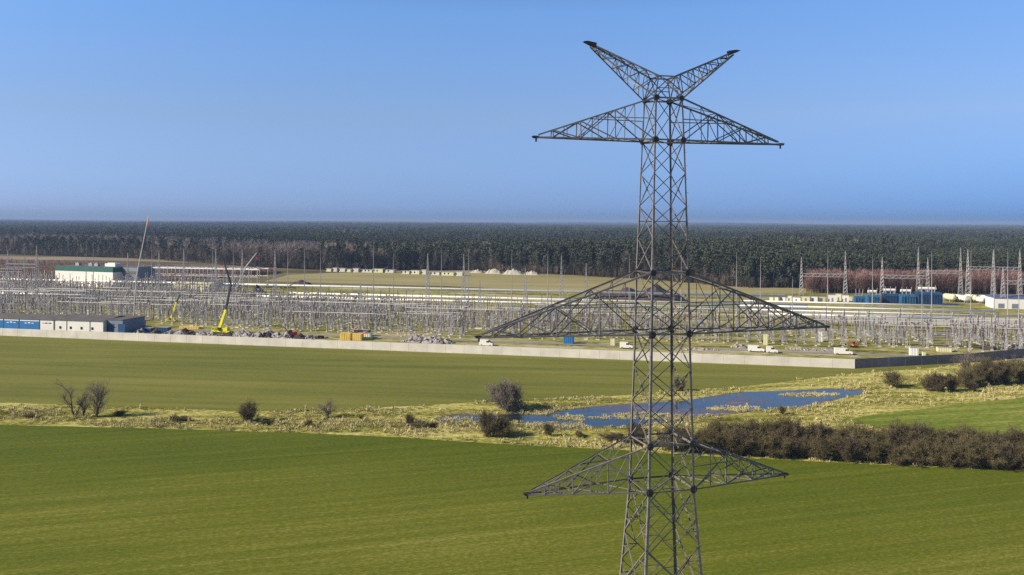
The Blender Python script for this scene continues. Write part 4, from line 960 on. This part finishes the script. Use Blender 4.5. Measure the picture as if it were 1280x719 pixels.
# shrubs and trees of the wet meadow
w, t_ = roundt; plant('tree', w, t_, gp(639, 513), (1.0, 1.0, 1.0), .3, 'big round bare tree on the pond bank left of the tower', 'tree')
for px, py, k, sc, nm, lb in [(94, 523, 0, (1.35, 1.35, 1.0), 'tree', 'left one of three slender bare trees on the yellow strip'), (104, 522, 1, (.7, .7, .8), 'tree', 'thin middle one of three slender bare trees on the yellow strip'), (121, 522, 2, (1.0, 1.0, 1.0), 'tree', 'right one of three slender bare trees, with the densest crown'), (409, 523, 1, (.95, .95, .55), 'tree', 'small bare tree with a round crown, midway along the yellow strip')]:
    w, t_ = tre[k]; plant(nm, w, t_, gp(px, py), sc, k * 2.0, lb, 'tree')
for px, py, k, sc, lb in [(308, 528, 0, .95, 'round bare bush on the yellow strip between the three trees and the small tree'), (612, 546, 1, 1.05, 'blurry bare bush in front of the pond below the big round tree'), (628, 546, 2, .9, 'dark bare bush touching the blurry one in front of the pond'), (686, 545, 3, .55, 'low bare bush in front of the pond near the tower'), (512, 531, 3, .5, 'small low bush on the straw bank left of the pond'), (386, 535, 2, .4, 'tiny low bush at the green field edge under the small tree'),
                      (1115, 484, 2, 1.0, 'lone round bush above the right end of the pond'), (1160, 489, 0, .85, 'leftmost bush of the thicket below the shaded wall'), (1174, 490, 1, 1.05, 'second bush of the thicket below the shaded wall'), (1190, 489, 3, 1.0, 'third bush of the thicket below the shaded wall'), (1206, 484, 2, 1.1, 'bush under the little tree in the thicket'), (1222, 482, 0, 1.25, 'broad bush right of the little tree in the thicket'), (1240, 481, 1, 1.3, 'tall bush in the right part of the thicket'), (1256, 480, 3, 1.4, 'tall bush next to the right edge'), (1273, 478, 2, 1.5, 'tallest bush of the thicket at the right edge'), (1300, 478, 0, 1.5, 'bush at the very right edge of the thicket'),
                      (1216, 490, 1, .55, 'low bush in front of the thicket'), (1232, 463, 2, .9, 'bush touching the shaded wall at the right'), (978, 518, 3, .42, 'small dark bush on the right pond bank'), (850, 489, 1, .7, 'small bush behind the tower on the far pond bank')]:
    w, t_ = shr[k]; plant('bush', w, t_, gp(px, py), (sc, sc, sc), k * 1.3, lb, 'bush')
w, t_ = tre[2]; plant('tree', w, t_, gp(1207, 478), (1.0, 1.0, 1.12), 1, 'little bare tree rising above the thicket against the shaded wall', 'tree')
for k, (px, py, sc) in enumerate([(36, 523, .28), (150, 520, .3), (218, 526, .34), (232, 526.5, .3), (334, 531, .26), (452, 524, .22), (520, 535, .3), (538, 535.5, .32), (725, 546, .3), (770, 553, .5)]):
    w, t_ = shr[k % 4]; plant('low_bush', w, t_, gp(px, py), (sc * 3.0, sc * 1.3, sc * .8), k, 'low dark brush clump in the straw-coloured strip around the pond', 'brush', 'low brush clumps in the straw-coloured strip')

# scatter helper: instances of small meshes on points (for growth nobody could count)
SRC = {}
def source_collection(name, objs):
    c = bpy.data.collections.new(name)
    for o in objs: c.objects.link(o)
    SRC[name] = c; return c
def src_obj(name, me):
    return bpy.data.objects.new(name, me)
def scatter(name, pts, rots, scales, idx, coll, label, cat):
    me = bpy.data.meshes.new(name); me.from_pydata([tuple(p) for p in pts], [], [])
    a = me.attributes.new('rot', 'FLOAT', 'POINT'); a.data.foreach_set('value', np.asarray(rots, np.float32))
    a = me.attributes.new('scl', 'FLOAT_VECTOR', 'POINT'); a.data.foreach_set('vector', np.asarray(scales, np.float32).ravel())
    a = me.attributes.new('vid', 'INT', 'POINT'); a.data.foreach_set('value', np.asarray(idx, np.int32))
    o = link(name, me); ng = bpy.data.node_groups.new(name, 'GeometryNodeTree')
    ng.interface.new_socket('Geometry', in_out='INPUT', socket_type='NodeSocketGeometry'); ng.interface.new_socket('Geometry', in_out='OUTPUT', socket_type='NodeSocketGeometry')
    N = ng.nodes; Lk = ng.links; gi = N.new('NodeGroupInput'); go = N.new('NodeGroupOutput'); ip = N.new('GeometryNodeInstanceOnPoints'); ci = N.new('GeometryNodeCollectionInfo')
    ci.inputs['Collection'].default_value = coll; ci.inputs['Separate Children'].default_value = True; ci.inputs['Reset Children'].default_value = True; ip.inputs['Pick Instance'].default_value = True
    def attr(nm, ty):
        q = N.new('GeometryNodeInputNamedAttribute'); q.data_type = ty; q.inputs['Name'].default_value = nm; return q.outputs['Attribute']
    cx = N.new('ShaderNodeCombineXYZ'); Lk.new(attr('rot', 'FLOAT'), cx.inputs['Z']); e2 = N.new('FunctionNodeEulerToRotation'); Lk.new(cx.outputs[0], e2.inputs[0])
    Lk.new(gi.outputs[0], ip.inputs['Points']); Lk.new(ci.outputs[0], ip.inputs['Instance']); Lk.new(attr('vid', 'INT'), ip.inputs['Instance Index']); Lk.new(e2.outputs[0], ip.inputs['Rotation']); Lk.new(attr('scl', 'FLOAT_VECTOR'), ip.inputs['Scale'])
    Lk.new(ip.outputs[0], go.inputs[0]); md = o.modifiers.new('scatter', 'NODES'); md.node_group = ng
    tag(o, label, cat, kind='stuff'); return o

# reeds and sedge round the pond
def tuft(seed, mat, h, n_, w):
    r = random.Random(seed); m = MB()
    for k in range(n_):
        a = r.uniform(0, 6.28); q = Vector((r.uniform(-w, w), r.uniform(-w, w), 0)); d = Vector((math.cos(a), math.sin(a), 0)) * r.uniform(.05, .45) * h; sd_ = Vector((-math.sin(a), math.cos(a), 0)) * .03
        hh = h * r.uniform(.5, 1); m.add([q - sd_, q + sd_, q + d * .4 + Vector((0, 0, hh * .7)) + sd_ * .8, q + d + Vector((0, 0, hh))], [(0, 1, 2), (0, 2, 3)])
    return src_obj('tuft', m.mesh('tuft', mat))
tcoll = source_collection('tufts', [tuft(1, M['straw'], .55, 26, .4), tuft(2, M['straw2'], .45, 26, .45), tuft(3, M['sedge'], .35, 28, .5), tuft(4, M['straw'], 1.2, 16, .3)])
names_t = sorted(range(4))
xs = rng.uniform(-190, 260, 260000); ys = rng.uniform(160, 300, 260000)
keep = ~inside(xs, ys, ring_nf) & ~inside(xs, ys, ring_ff) & ~inside(xs, ys, ring_rf)
u_ = PX0 + F * xs / ys; keep &= (u_ > -90) & (u_ < 1370)
sw = (-(xs - CORNER.x) * -V.x + 0)  # signed distance in front of the wall
keep &= ((xs - CORNER.x) * V.x + (ys - CORNER.y) * V.y < -2) | (xs > CORNER.x + 2) & (ys < CORNER.y + (xs - CORNER.x) * ((pB.y - CORNER.y) / (pB.x - CORNER.x)) - 2)
xs, ys = xs[keep], ys[keep]
inw = inside(xs, ys, ring_po)
nz = np.array([mnoise.noise(Vector((x * .035, y * .09, 1))) + .6 * mnoise.noise(Vector((x * .16, y * .3, 5))) for x, y in zip(xs, ys)])
nz2 = np.array([mnoise.noise(Vector((x * .05, y * .12, 9))) for x, y in zip(xs, ys)])
rightside = np.clip((PX0 + F * xs / ys - 820) / 200, 0, 1); pr = np.clip(.40 + nz * 1.5, .0, 1) * (.75 - .45 * rightside)
isl = np.array([mnoise.noise(Vector((x * .045, y * .13, 21))) for x, y in zip(xs, ys)])
pr = np.where(inw, np.where((isl > .24) | ((isl > .05) & (PX0 + F * xs / ys < 730)), .5, 0.0), pr)
keep = rng.random(len(xs)) < pr; xs, ys, nz2, inw = xs[keep], ys[keep], nz2[keep], inw[keep]
vid = np.where(rng.random(len(xs)) < np.clip(.30 + nz2 * 1.2, .05, .85), 2, rng.choice([0, 1, 3], len(xs), p=[.5, .35, .15])); vid = np.where(inw & (rng.random(len(xs)) < .8), 0, vid)
sc = rng.uniform(.6, 1.35, len(xs)); print('tufts', len(xs))
scatter('dry_reeds', np.stack([xs, ys, np.full(len(xs), .03)], 1), rng.uniform(0, 6.28, len(xs)), np.stack([sc * .8, sc * .8, sc * rng.uniform(.5, 1.1, len(xs))], 1), vid, tcoll, 'straw-coloured reeds and green sedge of the wet strip around the pond', 'reeds')

# ------------------------------------------------------------------ the woods
def clump_crown(m, r, c, rad, n_, size, mi, flat=.8):
    for k in range(n_):
        v = Vector((r.gauss(0, 1), r.gauss(0, 1), r.gauss(0, 1))).normalized() * rad * r.uniform(.55, 1.05); v.z *= flat; p = c + v
        a = Vector((r.gauss(0, 1), r.gauss(0, 1), r.gauss(0, 1))).normalized(); b_ = a.orthogonal().normalized(); cc = a.cross(b_); s_ = size * r.uniform(.6, 1.3)
        m.add([p - b_ * s_, p + cc * s_ * .7, p + b_ * s_, p - cc * s_ * .7], [(0, 1, 2, 3)], mi)
def pine(seed, h=20.0):
    r = random.Random(seed); m = MB(); t_ = MB(); t_.tube((0, 0, 0), (r.uniform(-.3, .3), r.uniform(-.3, .3), h * .9), .26, .07, 6)
    cb = h * r.uniform(.42, .58)
    for k in range(13):
        f = (k + r.random() * .6) / 13; z = cb + (h - cb) * f; ext = (1 - f) ** .7 * 2.6 + .3; a = k * 2.4 + r.random(); c = Vector((math.cos(a) * ext * .75, math.sin(a) * ext * .75, z))
        clump_crown(m, r, c, 1.15 + ext * .28, 17, .62, 0 if r.random() < .7 else 1, .6)
        if k % 2 == 0: t_.tube((0, 0, z - .8), c, .08, .03, 4)
    return t_, m
def baretree(seed, h=18.0):
    r = random.Random(seed); m = MB(); t_ = MB(); t_.tube((0, 0, 0), (0, 0, h * .7), .2, .08, 5)
    for k in range(150):
        z = h * r.uniform(.22, .85); a = r.uniform(0, 6.28); up = r.uniform(.4, 1.6); L = h * r.uniform(.08, .2) * (1.2 - z / h * .6); p = Vector((0, 0, z)) + Vector((math.cos(a), math.sin(a), 0)) * r.uniform(0, h * .11); e_ = p + Vector((math.cos(a), math.sin(a), up)) * L; sd_ = Vector((-math.sin(a), math.cos(a), 0)) * r.uniform(.05, .14)
        m.add([p - sd_, p + sd_, e_], [(0, 1, 2)])
    return t_, m
def join2(t_, m, mats):
    j = MB(); j.add(t_.v, t_.f, 0); o_ = len(j.v); j.v.extend(m.v); j.f.extend([tuple(i + o_ for i in f) for f in m.f]); j.m.extend([i + 1 for i in m.m]); return j
pines = [pine(100 + k, 19 + (k % 3) * 1.6) for k in range(5)]; bares = [baretree(200 + k) for k in range(4)]
objs = []
for k, (t_, m) in enumerate(pines): objs.append(src_obj('w%02d' % k, join2(t_, m, None).mesh('wood_pine', [M['bark'], M['needle'], M['needle2']])))
for k, (t_, m) in enumerate(bares): objs.append(src_obj('w%02d' % (5 + k), join2(t_, m, None).mesh('wood_bare', [M['bark'], M['bareg'], M['bareg']])))
# far groups of crowns: 14 trees in one piece
def grove(seed):
    r = random.Random(seed); j = MB()
    for k in range(15):
        cx, cy = r.uniform(-16, 16), r.uniform(-16, 16); h = r.uniform(15, 22)
        for q in range(4): clump_crown(j, r, Vector((cx + r.uniform(-1.5, 1.5), cy + r.uniform(-1.5, 1.5), h - 2.2 * q - 1)), 2.6, 9, 1.7, 0 if r.random() < .75 else 1, .7)
    return src_obj('w%02d' % (9 + seed), j.mesh('wood_grove', [M['needle'], M['needle2']]))
objs += [grove(0), grove(1), grove(2)]
wcoll = source_collection('wood_sources', objs)
FRONT = [(-400, 317.5), (0, 318), (160, 323), (330, 335), (420, 338.5), (580, 338), (700, 344), (780, 348), (860, 354), (930, 360), (1000, 360), (1280, 361), (1700, 363)]
def front_Y(px):
    for (a, ya), (b_, yb) in zip(FRONT, FRONT[1:]):
        if px <= b_:
            py = ya + (yb - ya) * (px - a) / (b_ - a); return gp(px, py).y
    return gp(px, 363).y
FY = np.array([front_Y(p) for p in range(-400, 1701, 10)])
def fy(px): return np.interp(px, np.arange(-400, 1701, 10), FY)
ang = lambda n_: rng.uniform(-250, 1530, n_)
P_, S_, I_ = [], [], []
def band(y0f, y1, n_, sizes, types):
    px = ang(n_ * 3); y = np.sqrt(rng.uniform(0, 1, n_ * 3) * (y1 ** 2 - y0f ** 2) + y0f ** 2); k = y > fy(px) + 6; px, y = px[k][:n_], y[k][:n_]
    x = (px - PX0) / F * y; n2 = np.array([mnoise.noise(Vector((a * .0035, b_ * .0025, 3))) for a, b_ in zip(x, y)])
    return px, x, y, n2
for y0, y1, n_ in ((560, 900, 17000), (900, 1400, 16000), (1400, 2400, 17000)):
    px, x, y, n2 = band(y0, y1, n_, None, None); d = y - fy(px)
    pb = np.where(px < 620, np.where(d < 420, .78, .30), np.where(d < 30, .15, .05)) + n2 * 1.3
    bare = rng.random(len(x)) < pb; v = np.where(bare, 5 + rng.integers(0, 4, len(x)), rng.integers(0, 5, len(x)))
    g_ = 1.0 if y1 < 1000 else (1.12 if y1 < 1500 else 1.5); s_ = rng.uniform(.72, 1.18, len(x)) * (1 + n2 * .45)
    P_.append(np.stack([x, y, np.zeros(len(x))], 1)); S_.append(np.stack([s_ * g_, s_ * g_, s_], 1)); I_.append(v)
for y0, y1, n_, g_ in ((2300, 4500, 13000, 1.1), (4500, 12500, 22000, 1.9)):
    px, x, y, n2 = band(y0, y1, n_, None, None); s_ = rng.uniform(.8, 1.15, len(x)) * (1 + n2 * .25)
    lift = np.array([max(0, mnoise.noise(Vector((a * .0006, b_ * .0003, 8))) + .45 - .25 * (a > 0)) for a, b_ in zip(x, y)]) * 22 * np.clip((y - 3500) / 5000, 0, 1)
    P_.append(np.stack([x, y, lift], 1)); S_.append(np.stack([s_ * g_, s_ * g_, s_], 1)); I_.append(9 + rng.integers(0, 3, len(x)))
n_ = 2600; px = ang(n_); y = fy(px) + rng.uniform(-3, 16, n_); x = (px - PX0) / F * y; s_ = rng.uniform(.22, .5, n_)
P_.append(np.stack([x, y, np.zeros(n_)], 1)); S_.append(np.stack([s_ * 1.5, s_ * 1.5, s_], 1)); I_.append(np.where(rng.random(n_) < .7, 5 + rng.integers(0, 4, n_), rng.integers(0, 5, n_)))
P_ = np.concatenate(P_); S_ = np.concatenate(S_); I_ = np.concatenate(I_)
scatter('far_wood', P_, rng.uniform(0, 6.28, len(P_)), S_, I_, wcoll, 'wide dark mixed wood filling the background up to the horizon', 'wood')
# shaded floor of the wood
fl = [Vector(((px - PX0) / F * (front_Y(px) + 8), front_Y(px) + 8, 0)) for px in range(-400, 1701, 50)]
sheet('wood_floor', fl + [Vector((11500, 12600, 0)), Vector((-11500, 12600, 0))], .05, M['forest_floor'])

# single trees one can tell apart along the front of the wood
pm = [(t_.mesh('trunk', M['bark']), m.mesh('crown', [M['needle'], M['needle2']])) for t_, m in pines]
bm_ = [(t_.mesh('trunk', M['bark']), m.mesh('crown', M['bareg'])) for t_, m in bares]
for k in range(170):
    px = -40 + 1360 * (k + rr_.random()) / 170; Y = front_Y(px) + rr_.uniform(0, 9); bare = rr_.random() < (.6 if px < 620 else .12)
    w, t_ = (bm_ if bare else pm)[rr_.randrange(4)]; s_ = rr_.uniform(.75, 1.1)
    plant('bare_tree' if bare else 'pine_tree', w, t_, atY(px, Y), (s_, s_, s_), rr_.uniform(0, 6), 'bare grey-brown tree in the front row of the far wood' if bare else 'dark green pine in the front row of the far wood', 'tree', 'bare trees along the front of the wood' if bare else 'pines along the front of the wood')
# reddish young trees at the right, heath scrub at the left
lo = [src_obj('r%02d' % k, join2(t_, m, None).mesh('larch', [M['bark'], M['larch'], M['larch']])) for k, (t_, m) in enumerate(bares)]
lcoll = source_collection('larch_sources', lo)
n_ = 1500; px = rng.uniform(1008, 1278, n_); y = gp(1100, 361).y - rng.uniform(-4, 46, n_); x = (px - PX0) / F * y; s_ = rng.uniform(.45, .88, n_)
scatter('reddish_saplings', np.stack([x, y, np.zeros(n_)], 1), rng.uniform(0, 6.28, n_), np.stack([s_ * 1.1, s_ * 1.1, s_], 1), rng.integers(0, 4, n_), lcoll, 'reddish-brown band of bare young trees before the pines at the right', 'saplings')
n_ = 2600; px = rng.uniform(-90, 345, n_); f = rng.random(n_); y = 1108 * 45 / (np.interp(px, [-90, 345], [325.5, 340]) - 276 + f * np.interp(px, [-90, 170, 345], [24, 22, 3])); x = (px - PX0) / F * y; s_ = rng.uniform(.14, .26, n_)
scatter('heath_scrub', np.stack([x, y, np.zeros(n_)], 1), rng.uniform(0, 6.28, n_), np.stack([s_ * 3, s_ * 3, s_], 1), rng.integers(0, 4, n_), lcoll, 'brown heath scrub between the wood and the left switchyard', 'scrub')
